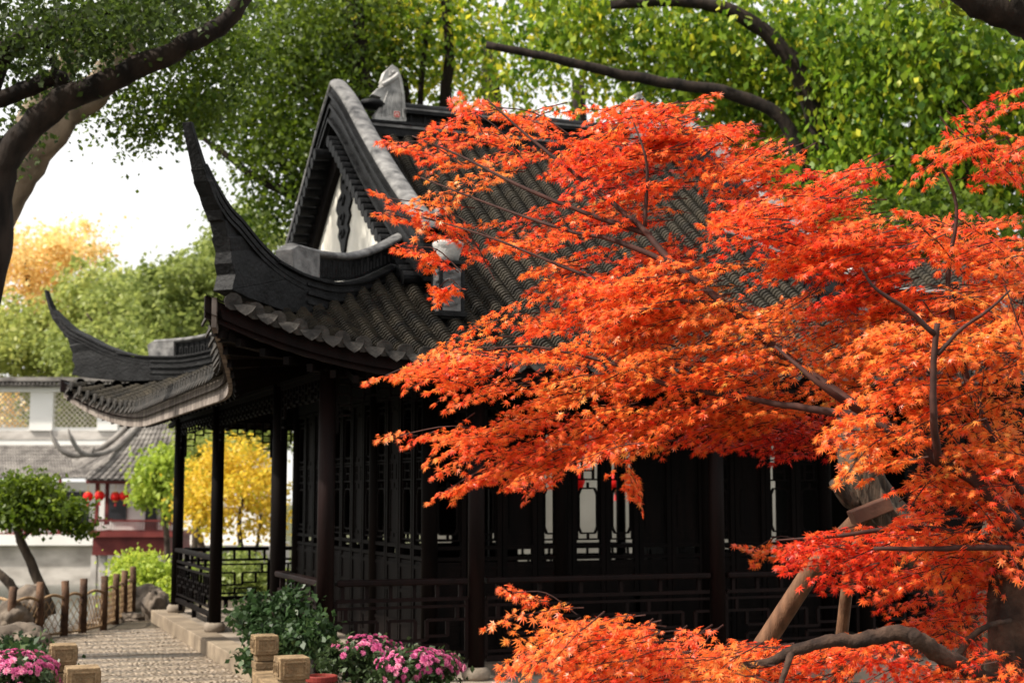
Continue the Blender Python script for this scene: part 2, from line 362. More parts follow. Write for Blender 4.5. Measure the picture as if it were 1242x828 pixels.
for sy in (-1, 1):
    drip = MB(); drips.append(drip)
    nk = int(4.2 / SP)
    for k in range(-nk, nk + 1):
        x = k * SP; a = abs(x); b0 = .1 if a < 2.1 else a + C45 + .02; e = be(a)
        if e - b0 < .12: continue
        pts = [(X0 + x, Y0 + sy * b, zlong(a, b)) for b in np.linspace(b0, e, 26)]
        tile_row(roof, pts, (1, 0, 0), step=.05 if sy < 0 else .12, trough=SP / 2)
        drip_tile(pts[-1], (1, 0, 0), (0, sy, 0))
for sx in (-1, 1):
    drip = MB(); drips.append(drip)
    nk = int(4.6 / SP)
    for k in range(-nk, nk + 1):
        y = k * SP; b = abs(y); e = ae(b); a0 = 2.05 if b < 2.5 else b - C45 + .02
        if e - a0 < .12: continue
        pts = [(X0 + sx * a, Y0 + y, zshort(a, b)) for a in np.linspace(a0, e, 16)]
        tile_row(roof, pts, (0, 1, 0), step=.05 if sx < 0 else .12, trough=SP / 2)
        drip_tile(pts[-1], (0, 1, 0), (sx, 0, 0))
# roof boarding under the tiles (upper and lower skins)
soff = MB(); base = MB(); boards = []
for dz, mb in ((-.02, base), (-.15, soff)):
    for sy in (-1, 1):
        gr = []
        for a in np.linspace(-4.3, 4.3, 61):
            aa = abs(a); b0 = 0. if aa < 2.1 else min(aa + C45, be(aa))
            gr.append([(X0 + a, Y0 + sy * b, zlong(aa, b) + dz) for b in np.linspace(b0, be(aa) - .01, 14)])
        mb.grid(gr)
    for sx in (-1, 1):
        gr = []
        for y in np.linspace(-4.7, 4.7, 61):
            b = abs(y); a0 = 2.1 if b < 2.5 else min(b - C45, ae(b))
            gr.append([(X0 + sx * a, Y0 + y, zshort(a, b) + dz) for a in np.linspace(a0, ae(b) - .01, 10)])
        mb.grid(gr)
def eave_board(mb, edge, inn, h, th=.03):
    rs = []
    for p, q in zip(edge, inn):
        p = np.array(p); q = np.array(q); rs.append([p + (0, 0, -.03), q + (0, 0, -.03), q + (0, 0, -h), p + (0, 0, -h)])
    mb.rings(rs)
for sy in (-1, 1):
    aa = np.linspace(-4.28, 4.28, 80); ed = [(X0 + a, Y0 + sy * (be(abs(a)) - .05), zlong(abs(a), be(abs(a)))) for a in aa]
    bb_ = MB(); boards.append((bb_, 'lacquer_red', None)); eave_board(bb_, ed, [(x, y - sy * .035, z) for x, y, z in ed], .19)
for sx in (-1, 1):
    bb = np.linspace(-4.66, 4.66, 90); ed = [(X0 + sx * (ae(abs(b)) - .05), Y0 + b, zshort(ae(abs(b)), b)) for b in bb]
    bb_ = MB(); boards.append((bb_, 'tile_board', 'pale eave board under the gable-side eaves')); eave_board(bb_, ed, [(x - sx * .035, y, z) for x, y, z in ed], .25)  # gable-side boards pale, long-side boards dark red-brown
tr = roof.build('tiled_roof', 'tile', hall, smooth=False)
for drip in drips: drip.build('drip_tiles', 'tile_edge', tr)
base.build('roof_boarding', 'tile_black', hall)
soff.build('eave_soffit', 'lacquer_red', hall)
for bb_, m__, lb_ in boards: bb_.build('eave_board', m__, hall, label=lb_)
# rafters
rf = MB()
for k in range(-12, 13):
    x = k * .24; a = abs(x)
    for sy in (-1, 1): rf.beam((X0 + x, Y0 + sy * 3.5, zlong(min(a, 3.1), 3.5) - .19), (X0 + x * 1.03, Y0 + sy * (be(a) - .12), zlong(a, be(a)) - .19), .06, .07)
for k in range(-13, 14):
    y = k * .24; b = abs(y)
    for sx in (-1, 1): rf.beam((X0 + sx * 2.9, Y0 + y * .98, zshort(2.9, min(b, 3.3)) - .19), (X0 + sx * (ae(b) - .12), Y0 + y, zshort(ae(b), b) - .23), .06, .07)
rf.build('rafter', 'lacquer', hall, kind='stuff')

# hip ridges with the horns
def hipmap(p, sx, sy):           # a point of the near-left hip -> the hip of corner (sx, sy)
    a = X0 - p[0]; b = Y0 - p[1]; return (X0 + sx * a, Y0 + sy * b, p[2])
HPn = np.array([1, -1, 0]) / math.sqrt(2)
def station_rings(st, sx, sy):
    rs = []; nn = np.array([1, 1, 0.]) * 0
    for (o, i, t) in st:
        p = np.array(hipP(*o)); q = np.array(hipP(*i)); n = np.array([1., -1., 0]) / math.sqrt(2) * t
        W = math.hypot(o[0] - i[0], o[1] - i[1]) * .0061
        if o[1] < 345 and o[0] < 300:          # the section is nearly square at the tip and widens in the plane of the hip below
            w_ = max(.3, 1 - 1.64 * t / W); c_ = (p + q) / 2; p = c_ + (p - c_) * w_; q = c_ + (q - c_) * w_
        rs.append([hipmap(v, sx, sy) for v in (p - n, p + n, q + n, q - n)])
    return rs
HORN = [((221, 147), (234, 150), .036), ((225, 165), (238, 166), .042), ((231, 192), (246, 192), .05), ((236, 220), (256, 219), .06),
        ((236, 221), (257, 220), .068), ((243, 238), (263, 236), .062), ((246, 239), (266, 237), .062), ((251, 254), (273, 252), .058),
        ((248, 256), (276, 254), .074), ((252, 268), (284, 265), .06), ((254, 270), (285, 266), .07), ((258, 287), (300, 284), .064), ((256, 290), (302, 286), .082),
        ((261, 306), (317, 303), .07), ((259, 320), (332, 316), .08), ((262, 334), (347, 328), .085), ((270, 352), (361, 335), .085)]
BODY = [((262, 334), (347, 328), .085), ((270, 352), (361, 335), .085), ((290, 362), (375, 340), .085), ((335, 378), (391, 343), .085), ((385, 386), (415, 343), .085), ((425, 381), (440, 338), .085),
        ((465, 368), (465, 326), .085), ((502, 348), (502, 308), .085), ((535, 322), (535, 288), .085)]
LIP = [(325, 318), (345, 329), (361, 336), (391, 344), (415, 344), (440, 339), (465, 327), (502, 309), (535, 289)]
ridge_rnd = random.Random(5)
def offset(path, dy): return [(x, y + dy) for x, y in path]
for sx in (-1, 1):
    for sy in (-1, 1):
        h = MB(); h.rings(station_rings(HORN, -sx * -1, sy) if False else station_rings(HORN, sx, sy))
        n = np.array([1., -1., 0]) / math.sqrt(2)
        hr = h.build('hip_horn', 'tile_black', hall, bevel=.006)
        for off_, hw, thk in ((0., .012, .010), (.045, .018, .008), (.09, .012, .008)):      # roll mouldings along the upper edge of the horn
            h = MB(); rs = []; ED = smoothline([(243, 200), (253, 219), (262, 237), (272, 254), (284, 268), (297, 284), (310, 299), (326, 314), (343, 326), (361, 336)], 4)
            for i_, q_ in enumerate(ED):
                v_ = np.array(hipP(*q_)); tg = np.array(hipP(*ED[min(i_ + 1, len(ED) - 1)])) - np.array(hipP(*ED[max(i_ - 1, 0)])); tg /= np.linalg.norm(tg); pl = np.cross(n, tg); pl /= np.linalg.norm(pl); pl = pl if pl[2] < 0 else -pl
                tt = min(.082, .05 + .04 * max(0, i_ - 4) / 14.) + thk
                v_ = v_ + pl * (off_ + .012) * min(1, .4 + i_ / 14.)
                rs.append([hipmap(w__, sx, sy) for w__ in (v_ - n * tt - pl * hw, v_ + n * tt - pl * hw, v_ + n * tt + pl * hw, v_ - n * tt + pl * hw)])
            h.rings(rs); h.build('roll_moulding', 'tile_black', hr)
        h = MB(); h.rings(station_rings(BODY[1:], sx, sy))
        for dy, w in ((0, .115), (9, .10), (20, .108), (31, .10)):     # mouldings along both faces
            pts = [hipP(*q) for q in smoothline(offset(LIP[2 if dy else 0:], dy), 3)]
            rs = []
            for q in pts:
                q = np.array(q); rs.append([hipmap(v, sx, sy) for v in (q - n * w - (0, 0, .013), q + n * w - (0, 0, .013), q + n * w + (0, 0, .013), q - n * w + (0, 0, .013))])
            h.rings(rs)
        h.build('hip_ridge', 'tile_black', hall, bevel=.004)
        # lattice band above, white cap, end block
        bot = smoothline([(378, 338), (403, 341), (430, 338), (460, 325), (502, 305), (524, 290)], 4); top = smoothline([(378, 311), (403, 315), (430, 315), (460, 305), (495, 286), (524, 268)], 4)
        b_ = MB(); rs = []
        for q, r_ in zip(bot, top):
            q = np.array(hipP(*q)); r_ = np.array(hipP(*r_)); rs.append([hipmap(v, sx, sy) for v in (q - n * .03, q + n * .03, r_ + n * .03, r_ - n * .03)])
        b_.rings(rs)
        for k in range(len(bot) - 1):           # key pattern standing proud of the band
            for f0 in (0., .5):
                q0 = np.array(bot[k]) * (1 - f0) + np.array(bot[k + 1]) * f0; q1 = np.array(top[k]) * (1 - f0) + np.array(top[k + 1]) * f0
                a_ = hipP(*(q0 * .9 + q1 * .1)); c_ = hipP(*(q0 * .1 + q1 * .9)) if f0 == 0 else hipP(*(q0 * .4 + q1 * .6))
                b_.beam(hipmap(a_, sx, sy), hipmap(c_, sx, sy), .018, .11)
        band = b_.build('ridge_band', 'tile_black', hall)
        c_ = MB(); rs = []
        cap = smoothline([(352, 300), (378, 307), (403, 311), (430, 310), (460, 300), (495, 281), (520, 264), (536, 255)], 4)
        for q in cap:
            q = np.array(hipP(*q)); rs.append([hipmap(v, sx, sy) for v in [q + n * .085 * math.cos(t_) + (0, 0, .036 * math.sin(t_)) for t_ in np.linspace(0, 2 * math.pi, 11)[:-1]]])
        c_.rings(rs); c_.build('ridge_cap', 'limewash', band, smooth=True)
        e_ = MB(); e_.prism([hipmap(hipP(*q), sx, sy) for q in [(346, 326), (344, 303), (352, 298), (378, 307), (378, 338), (362, 334)]], n * .16 * np.array([1, sy * sx, 1]))
        e_.build('end_block', 'limewash', band, bevel=.006)
# verge ridges on both gables
VP = [(0, 6.02), (-.5, 5.72), (-1.2, 5.21), (-1.87, 4.74), (-2.5, 4.33), (-3.0, 4.03), (-3.35, 3.84)]
for sx in (-1, 1):
    for sy in (-1, 1):
        # VP y-offsets are towards the eave
        path = smoothline([(0, -sy * y if False else sy * abs(y), z) for y, z in VP], 5)
        def vring(xa, xb, z0, z1): return [[(X0 + sx * x, Y0 + p[1], p[2] + z) for x, z in ((xa, z0), (xb, z0), (xb, z1), (xa, z1))] for p in path]
        v = MB(); v.rings(vring(2.04, 2.2, -.50, -.03)); v.rings(vring(2.02, 2.235, -.17, -.13)); v.rings(vring(2.02, 2.225, -.30, -.265)); v.rings(vring(2.02, 2.24, -.46, -.42))
        vr = v.build('verge_ridge', 'tile_black', hall)
        v = MB(); v.rings([[(X0 + sx * (2.125 + .1 * math.cos(t_)), Y0 + p[1], p[2] - .03 + .055 * math.sin(t_)) for t_ in np.linspace(0, 2 * math.pi, 13)[:-1]] for p in path])
        v.build('verge_cap', 'limewash', vr, smooth=True)
        # stacked tile ends and bargeboard
        v = MB(); i0 = 3
        LL = [0]
        for i in range(1, len(path)): LL.append(LL[-1] + np.linalg.norm(path[i] - path[i - 1]))
        for s_ in np.arange(.35, LL[-1] - .3, .145):
            y = float(np.interp(s_, LL, [p[1] for p in path])); z = float(np.interp(s_, LL, [p[2] for p in path])) - .56
            v.tube([(X0 + sx * 2.02, Y0 + y, z - .015), (X0 + sx * 2.31, Y0 + y, z - .03)], [.056, .064], 12)
        v.build('verge_tile', 'tile_black', hall, smooth=False)
        v = MB(); v.rings([[(X0 + sx * x, Y0 + p[1], p[2] + z) for x, z in ((2.03, -.86), (2.1, -.86), (2.1, -.5), (2.03, -.5))] for p in path])
        v.build('bargeboard', 'lacquer', hall)
        # carved post at the foot of the verge on the long sides
        py_ = Y0 + sy * 3.62; pz = 3.0; xp = X0 + sx * 2.07
        v = MB(); v.box((xp, py_, pz + .2), (.2, .2, .46))
        for q in ((-1, -1), (1, -1), (1, 1), (-1, 1)): v.box((xp + q[0] * .1, py_ + q[1] * .1, pz + .21), (.025, .025, .46))
        v.box((xp, py_, pz + .45), (.27, .27, .03)); v.box((xp, py_, pz + .01), (.26, .26, .04))
        ps = v.build('ridge_post', 'tile_black', hall, bevel=.004)
        v = MB()
        for k in range(5):
            for f_ in range(2):
                zz = pz + .08 + k * .07; v.tube([(xp - .07 + .04 * ((k * 7 + f_) % 3), py_ + sy * .105, zz), (xp + .03 + .02 * f_, py_ + sy * .105, zz + .03)], .014, 6)
                v.tube([(xp + sx * .105, py_ - .07 + .04 * ((k * 5 + f_) % 3), zz), (xp + sx * .105, py_ + .03, zz + .03)], .014, 6)
        v.box((xp, py_ + sy * .1, pz + .22), (.16, .012, .36)); v.box((xp + sx * .1, py_, pz + .22), (.012, .16, .36))
        v.build('carved_panel', 'limewash', ps)
        v = MB(); v.lathe((xp, py_, pz + .465), [(.09, 0), (.1, .05), (.13, .13), (.14, .16), (.11, .18), (.02, .2)], 12); v.build('post_finial', 'grey_stucco', ps, smooth=True)
    # gable wall and its pendant ornament
    w = MB(); w.prism([(X0 + sx * 2.0, Y0 + y, z) for y, z in ((-2.6, 3.4), (0, 5.35), (2.6, 3.4))], (.05, 0, 0)); gw = w.build('gable_wall', 'white_wall', hall)
    w = MB(); zt = 5.0
    half = [(0, .02), (.05, -.02), (.06, -.14), (.04, -.2), (.10, -.26), (.13, -.36), (.09, -.44), (.11, -.52), (.07, -.6), (.09, -.67), (.05, -.76), (.03, -.86), (0, -.93)]
    w.prism([(X0 + sx * 2.035, Y0 + y * 2.5, zt + z) for y, z in half + [(-y, z) for y, z in half[-2:0:-1]]], (.035, 0, 0))
    for zz, r_ in ((-.1, .03), (-.33, .05), (-.55, .045), (-.7, .03)): w.tube([(X0 + sx * 2.03, Y0, zt + zz), (X0 + sx * 2.075, Y0, zt + zz)], [r_, r_ * .6], 10)
    for zz in (-.25, -.45, -.63):
        for q in (-1, 1): w.tube([(X0 + sx * 2.05, Y0 + q * .04, zt + zz), (X0 + sx * 2.065, Y0 + q * .08, zt + zz - .04), (X0 + sx * 2.05, Y0 + q * .045, zt + zz - .09)], .012, 5)
    w.build('gable_ornament', 'tile_black', gw)
# main ridge
r = MB(); r.box((X0, Y0, 5.5), (4.1, .2, .12)); r.box((X0, Y0, 5.585), (4.1, .27, .03)); r.box((X0, Y0, 5.64), (2.7, .07, .12))
for k in range(17): r.box((X0 - 1.3 + k * .1625, Y0, 5.65), (.03, .12, .12))
r.box((X0, Y0, 5.725), (2.74, .24, .035)); r.tube([(X0 - 1.37, Y0, 5.78), (X0 + 1.37, Y0, 5.78)], .07, 12)
mr = r.build('main_ridge', 'tile_black', hall, bevel=.004)
r = MB(); r.box((X0, Y0, 5.548), (4.12, .24, .03)); r.box((X0, Y0, 5.755), (2.76, .26, .022)); r.build('ridge_fillet', 'limewash', mr)
# fin-shaped ridge-end ornaments
FIN = [(452, 149), (491, 149), (489, 118), (486, 98), (481, 85), (474, 80), (465, 88), (461, 99), (463, 106), (455, 110), (449, 116), (460, 120), (458, 132), (453, 140)]
for sx in (-1, 1):
    fo = [onY(x, y, Y0) for x, y in FIN]; fo = [(X0 + sx * (X0 - p[0]), Y0, p[2] + .0) for p in fo]
    r = MB(); r.prism(fo, (0, .13, 0))
    def fp(x, y, dy=0): p = onY(x, y, Y0); return (X0 + sx * (X0 - p[0]), Y0 + dy, p[2])
    for dy in (-.07, .07):
        r.tube([fp(487, 146, dy), fp(486, 118, dy), fp(482, 97, dy), fp(476, 88, dy)], .016, 6)
        r.tube([fp(462, 105, dy), fp(473, 99, dy), fp(481, 92, dy)], .03, 6)
        for k in range(5): r.tube([fp(461 + k * 5, 143 - k, dy), fp(463 + k * 5, 128, dy), fp(469 + k * 3.5, 112, dy)], .01, 5)
        for k in range(3): r.tube([fp(474 + k, 92 - 2 * k, dy), fp(470, 88 + 3 * k, dy)], .014, 5)
    fin = r.build('ridge_end_ornament', 'grey_stucco', hall, bevel=.006)
    r = MB(); p = fp(479, 141); r.box((p[0], p[1], p[2]), (.07, .155, .075)); em = r.build('emblem', 'white_wall', fin)
    r = MB()
    for q in (-1, 1):
        r.box((p[0], p[1] + q * .079, p[2] + .026), (.06, .006, .01)); r.box((p[0], p[1] + q * .079, p[2] - .026), (.06, .006, .01))
        r.box((p[0] - .026, p[1] + q * .079, p[2]), (.01, .006, .05)); r.box((p[0] + .026, p[1] + q * .079, p[2]), (.01, .006, .05)); r.box((p[0], p[1] + q * .079, p[2] - .006), (.018, .006, .03))
    r.build('seal_mark', 'seal', em)
    r = MB(); p = fp(451, 128); r.lathe((p[0], p[1], p[2] - .05), [(.05, 0), (.13, .03), (.15, .06), (.12, .1), (.03, .12)], 16); r.build('ridge_knob', 'tile_black', fin, smooth=True)

# deck, columns, beams
d = MB(); d.prism([(2.63, 10.75, -.1), (9.4, 10.75, -.1), (9.4, 19.65, -.1), (2.63, 19.65, -.1)], (0, 0, .2)); dk = d.build('stone_platform', 'stone', hall)
d = MB(); y = 10.74
while y < 19.6:
    l = min([1.9, 2.3, 2.05][int(y * 3) % 3], 19.64 - y); d.box((2.72, y + l / 2, -.075), (.26, l - .012, .164)); y += l
d.build('kerb_stone', 'kerb', dk, bevel=.01)
CXS = [2.84, 4.11, 6.36, 7.89, 9.16]; CYS = [11.35, 13.1, 16.3, 19.15]
cols = [(x, 11.35) for x in CXS] + [(x, 19.15) for x in CXS if x != 6.36] + [(2.84, 13.1), (2.84, 16.3), (9.16, 13.1), (9.16, 16.3)]
for (x, y) in cols:
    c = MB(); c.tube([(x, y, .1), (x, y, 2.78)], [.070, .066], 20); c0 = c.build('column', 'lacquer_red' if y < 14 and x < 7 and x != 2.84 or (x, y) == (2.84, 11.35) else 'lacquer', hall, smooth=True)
    c = MB(); c.lathe((x, y, .0), [(.10, 0), (.118, .03), (.118, .07), (.095, .105)], 20); c.build('column_base', 'stone', c0, smooth=True)
    c = MB(); c.box((x, y, 2.74), (.2, .2, .1)); c.box((x, y, 2.82), (.28, .28, .07)); c.build('bracket', 'lacquer', c0)
b = MB()
def zb(x0, y0, x1, y1):
    for z, w, h in ((2.56, .09, .16), (2.73, .12, .1)): b.beam((x0, y0, z), (x1, y1, z), w, h)
zb(2.7, 11.35, 9.3, 11.35); zb(2.7, 19.15, 9.3, 19.15); zb(2.84, 11.2, 2.84, 19.3); zb(9.16, 11.2, 9.16, 19.3)
for y in (13.1, 16.3): b.beam((2.84, y, 2.7), (4.11, y, 2.7), .09, .14)
b.build('eave_beam', 'lacquer', hall)
for sx, sy in ((-1, -1), (-1, 1), (1, -1), (1, 1)):
    b = MB(); cx = X0 + sx * 3.16; cy = Y0 + sy * 3.85 if sy < 0 else 19.15
    e = (X0 + sx * 4.12, Y0 + sy * 4.52, 2.72); b.beam((X0 + sx * 2.2, Y0 + sy * 2.6, 3.1), (cx, cy, 2.62), .13, .2); b.beam((cx, cy, 2.62), e, .13, .2)
    b.tube([e, (X0 + sx * 4.2, Y0 + sy * 4.6, 2.84)], [.08, .05], 6)
    b.build('corner_beam', 'lacquer', hall)
    b = MB()                                        # fan rafters and curved bracket boards under the corner
    for q in (-1, 1):
        for k in range(7):
            f = k / 7.
            ex = X0 + sx * (4.2 - (0 if q > 0 else f * 1.3)); ey = Y0 + sy * (4.6 - (f * 1.5 if q > 0 else 0))
            a_, b__ = abs(ex - X0), abs(ey - Y0); zz = (zshort(min(a_, ae(b__)), b__) if q > 0 else zlong(a_, min(b__, be(a_)))) - .22
            if q > 0: ex = X0 + sx * (ae(b__) - .1)
            else: ey = Y0 + sy * (be(a_) - .1)
            b.beam((X0 + sx * 2.95, Y0 + sy * 3.35, 2.62), (ex, ey, zz - .04), .045, .06)
    b.build('fan_rafter', 'lacquer', hall)

# railings, fretwork, lattice windows
FRET = [((0, 0), (0, 1)), ((0, .86), (1, .86)), ((0, .16), (1, .16)), ((.16, .16), (.16, .62)), ((.16, .62), (.5, .62)), ((.5, .86), (.5, .4)), ((.5, .4), (.84, .4)), ((.84, .4), (.84, .86)), ((.32, .16), (.32, .4)), ((.32, .4), (.5, .4)), ((.66, .16), (.66, .4)), ((.66, .62), (.84, .62)), ((0, .5), (.16, .5)), ((.84, .5), (1, .5))]
STEP = [((0, 0), (0, 1)), ((0, .88), (1, .88)), ((0, .12), (1, .12)), ((0, .66), (.62, .66)), ((.62, .66), (.62, .34)), ((.62, .34), (1, .34)), ((.3, .66), (.3, .4)), ((.3, .4), (.62, .4)), ((.8, .34), (.8, .66)), ((.8, .66), (1, .66)), ((.3, .12), (.3, .25)), ((.3, .25), (.8, .25)), ((.8, .25), (.8, .12)), ((.15, .88), (.15, .66))]
def panel(mb, p0, p1, z0, z1, pat, cell, t, th):
    p0 = np.array(p0, float); p1 = np.array(p1, float); L_ = np.linalg.norm(p1 - p0); n = max(1, round(L_ / cell)); d = (p1 - p0) / n
    for i in range(n):
        for (a, b) in pat:
            if i % 2: a = (1 - a[0], a[1]); b = (1 - b[0], b[1])
            if a[0] == b[0] == 0 and i == 0 and False: continue
            A = p0 + d * (i + a[0]); B = p0 + d * (i + b[0])
            mb.beam((A[0], A[1], z0 + (z1 - z0) * a[1]), (B[0], B[1], z0 + (z1 - z0) * b[1]), th, t, up=(0, 0, 1) if a[1] == b[1] else (0, 1, 0))
def railing(p0, p1, pat, cell, m='lacquer', ztop=.8):
    r = MB(); A = np.array(p0); B = np.array(p1); u = (B - A) / np.linalg.norm(B - A); A = A + u * .085; B = B - u * .085
    r.beam((*A, .17), (*B, .17), .05, .05); r.beam((*A, ztop - .14), (*B, ztop - .14), .04, .03); panel(r, A, B, .17, ztop - .14, pat, cell, .022, .03)
    for f in (0.1, .5, .9): q = A + (B - A) * f; r.beam((*q, .05), (*q, .17), .05, .05)
    for f in np.linspace(.05, .95, 6): q = A + (B - A) * f; r.beam((*q, ztop - .14), (*q, ztop), .03, .03)
    o = r.build('railing', m, hall)
    r = MB(); r.beam((*A, ztop + .0), (*B, ztop + .0), .10, .05); r.build('handrail', m, o, bevel=.012)
railing((2.84, 16.3), (2.84, 19.15), FRET, .42); railing((2.84, 11.35), (2.84, 13.1), STEP, .55, 'lacquer_red')
railing((2.84, 19.15), (4.11, 19.15), STEP, .62); railing((4.11, 19.15), (7.89, 19.15), STEP, .62); railing((7.89, 19.15), (9.16, 19.15), STEP, .62)
for a, c in zip(CXS[:-1], CXS[1:]): railing((a, 11.35), (c, 11.35), STEP, .62, 'lacquer_red')
railing((9.16, 11.35), (9.16, 13.1), STEP, .6); railing((9.16, 16.3), (9.16, 19.15), STEP, .6)
def fretwork(p0, p1):
    r = MB(); A = np.array(p0, float); B = np.array(p1, float); u = (B - A) / np.linalg.norm(B - A); A = A + u * .08; B = B - u * .08; L_ = np.linalg.norm(B - A)
    r.beam((*A, 2.46), (*B, 2.46), .04, .04); n = max(4, round(L_ / .11)); rr = random.Random(int(L_ * 100))
    dep = lambda f: .17 + .30 * max(0, (abs(f - .5) * 2 - (1 - .5 / L_)) / (.5 / L_))
    for i in range(n + 1):
        f = i / n; q = A + (B - A) * f; r.beam((*q, 2.46), (*q, 2.46 - dep(f) + (.05 if i % 2 else 0)), .022, .02)
    for i in range(n):
        f0, f1 = i / n, (i + 1) / n; q0 = A + (B - A) * f0; q1 = A + (B - A) * f1; dd = min(dep(f0), dep(f1))
        z = .07
        while z <= dd + .01: r.beam((*q0, 2.46 - z - (.03 if i % 2 else 0)), (*q1, 2.46 - z - (.03 if i % 2 else 0)), .02, .018); z += .085
    r.build('hanging_fretwork', 'lacquer', hall)
for p, q in (((2.84, 11.35), (2.84, 13.1)), ((2.84, 13.1), (2.84, 16.3)), ((2.84, 16.3), (2.84, 19.15)), ((2.84, 19.15), (4.11, 19.15)), ((4.11, 19.15), (7.89, 19.15)), ((7.89, 19.15), (9.16, 19.15)),
             ((2.84, 11.35), (4.11, 11.35)), ((4.11, 11.35), (6.36, 11.35)), ((6.36, 11.35), (7.89, 11.35)), ((7.89, 11.35), (9.16, 11.35))): fretwork(p, q)
LAT = []      # lattice of one window leaf, unit square: an octagon above, key bars, an octagon below
for y0, y1 in ((.04, .42), (.58, .96)):
    LAT += [((.25, y0 + .04), (.75, y0 + .04)), ((.25, y1 - .04), (.75, y1 - .04)), ((.16, y0 + .08), (.16, y1 - .08)), ((.84, y0 + .08), (.84, y1 - .08)), ((.16, y0 + .08), (.25, y0 + .04)), ((.84, y0 + .08), (.75, y0 + .04)), ((.16, y1 - .08), (.25, y1 - .04)), ((.84, y1 - .08), (.75, y1 - .04)),
            ((0, y0), (1, y0)), ((0, (y0 + y1) / 2), (.16, (y0 + y1) / 2)), ((.84, (y0 + y1) / 2), (1, (y0 + y1) / 2)), ((.5, y0), (.5, y0 + .04)), ((.5, y1 - .04), (.5, y1))]
LAT += [((0, .44), (1, .44)), ((0, .56), (1, .56)), ((.3, .44), (.3, .56)), ((.7, .44), (.7, .56)), ((.3, .5), (.7, .5)), ((0, .96), (1, .96)), ((.1, .04), (.1, .96)), ((.9, .04), (.9, .96))]
def window(p0, p1, closed=False, m='lacquer'):
    p0 = np.array(p0, float); p1 = np.array(p1, float); w = MB(); u = (p1 - p0)
    zA, zB = .92, 2.45
    w.beam((*(p0 + u * .5), .46), (*(p0 + u * .5 + u * .001), .46), .01, .01)
    c = (p0 + p1) / 2; L_ = np.linalg.norm(u); rz = math.atan2(u[1], u[0])
    w.box((c[0], c[1], .45), (L_ - .004, .03, .88), rz)
    for z in (.12, .3, .6, .84): w.box((c[0], c[1], z), (L_ - .006, .05, .035), rz)
    for q in (.04, .96):
        pp = p0 + u * q; w.box((pp[0], pp[1], 1.26), (.045, .055, 2.48), rz)
    for z in (.92, 1.02, 2.45): w.box((c[0], c[1], z), (L_ - .008, .05, .035), rz)
    a = p0 + u * .06; bb = p0 + u * .94
    for (s0, s1) in LAT:
        A = a + (bb - a) * s0[0]; B = a + (bb - a) * s1[0]
        w.beam((A[0], A[1], 1.03 + 1.4 * s0[1]), (B[0], B[1], 1.03 + 1.4 * s1[1]), .024, .016, up=(0, 0, 1) if abs(s0[1] - s1[1]) < .01 else (0, 1, 0))
    if closed: w.box((c[0], c[1], 1.72), (L_ * .9, .008, 1.42), rz)
    w.build('lattice_window', m, hall)
def wall_of_windows(p0, p1, n, closed=(), skip=()):
    p0 = np.array(p0, float); p1 = np.array(p1, float)
    for i in range(n):
        if i in skip: continue
        window(p0 + (p1 - p0) * (i + .04) / n, p0 + (p1 - p0) * (i + .96) / n, i in closed)
IX0, IX1, IY0, IY1 = 4.11, 8.3, 12.6, 17.85
wall_of_windows((IX0, IY0), (IX1, IY0), 12, (2, 6, 7, 9)); wall_of_windows((IX0, IY0), (IX0, IY1), 12, (2, 5, 8, 9, 10))
wall_of_windows((IX0, IY1), (IX1, IY1), 10, (0, 1, 2, 3, 4, 6), (7, 8, 9)); wall_of_windows((IX1, IY0), (IX1, IY1), 12, (3, 4, 5, 6, 7), (0, 1, 2, 10, 11))
for x, y in ((IX0, IY0), (5.4, IY0), (6.95, IY0), (IX1, IY0), (IX0, IY1), (IX1, IY1), (IX0, 14.35), (IX0, 16.1), (IX1, 15.2), (6.2, IY1)):
    c = MB(); c.tube([(x, y, 0), (x, y, 3.3)], .075, 16); c.build('inner_column', 'lacquer', hall, smooth=True)
c = MB()
for z, h in ((2.62, .28), (2.95, .35)):
    c.beam((IX0, IY0, z), (IX1, IY0, z), .06, h); c.beam((IX0, IY1, z), (IX1, IY1, z), .06, h); c.beam((IX0, IY0, z), (IX0, IY1, z), .06, h); c.beam((IX1, IY0, z), (IX1, IY1, z), .06, h)
c.build('lintel_wall', 'lacquer', hall)
c = MB(); c.box(((IX0 + IX1) / 2, (IY0 + IY1) / 2, 3.15), (IX1 - IX0, IY1 - IY0, .04)); c.build('ceiling', 'lacquer', hall)

# the far left corner of the roof sweeps out further than the near one
WARP = ('tiled_roof', 'drip_tiles', 'roof_boarding', 'eave_soffit', 'eave_board', 'hip_horn', 'roll_moulding', 'hip_ridge', 'corner_beam', 'fan_rafter')
def warp_corner(o):
    for ch in o.children: warp_corner(ch)
    if o.type == 'MESH' and o.name.split('.')[0] in WARP:
        w0 = wloc(o)
        for v in o.data.vertices:
            x, y = v.co.x + w0.x, v.co.y + w0.y; d_ = math.hypot(x - 1.62, y - 19.98); f_ = max(0, 1 - d_ / 2.6)
            if f_ > 0: f_ = f_ ** 1.5 * .36; v.co.x -= f_; v.co.y += f_ * .8; v.co.z += f_ * .25
for ch in list(hall.children): warp_corner(ch)
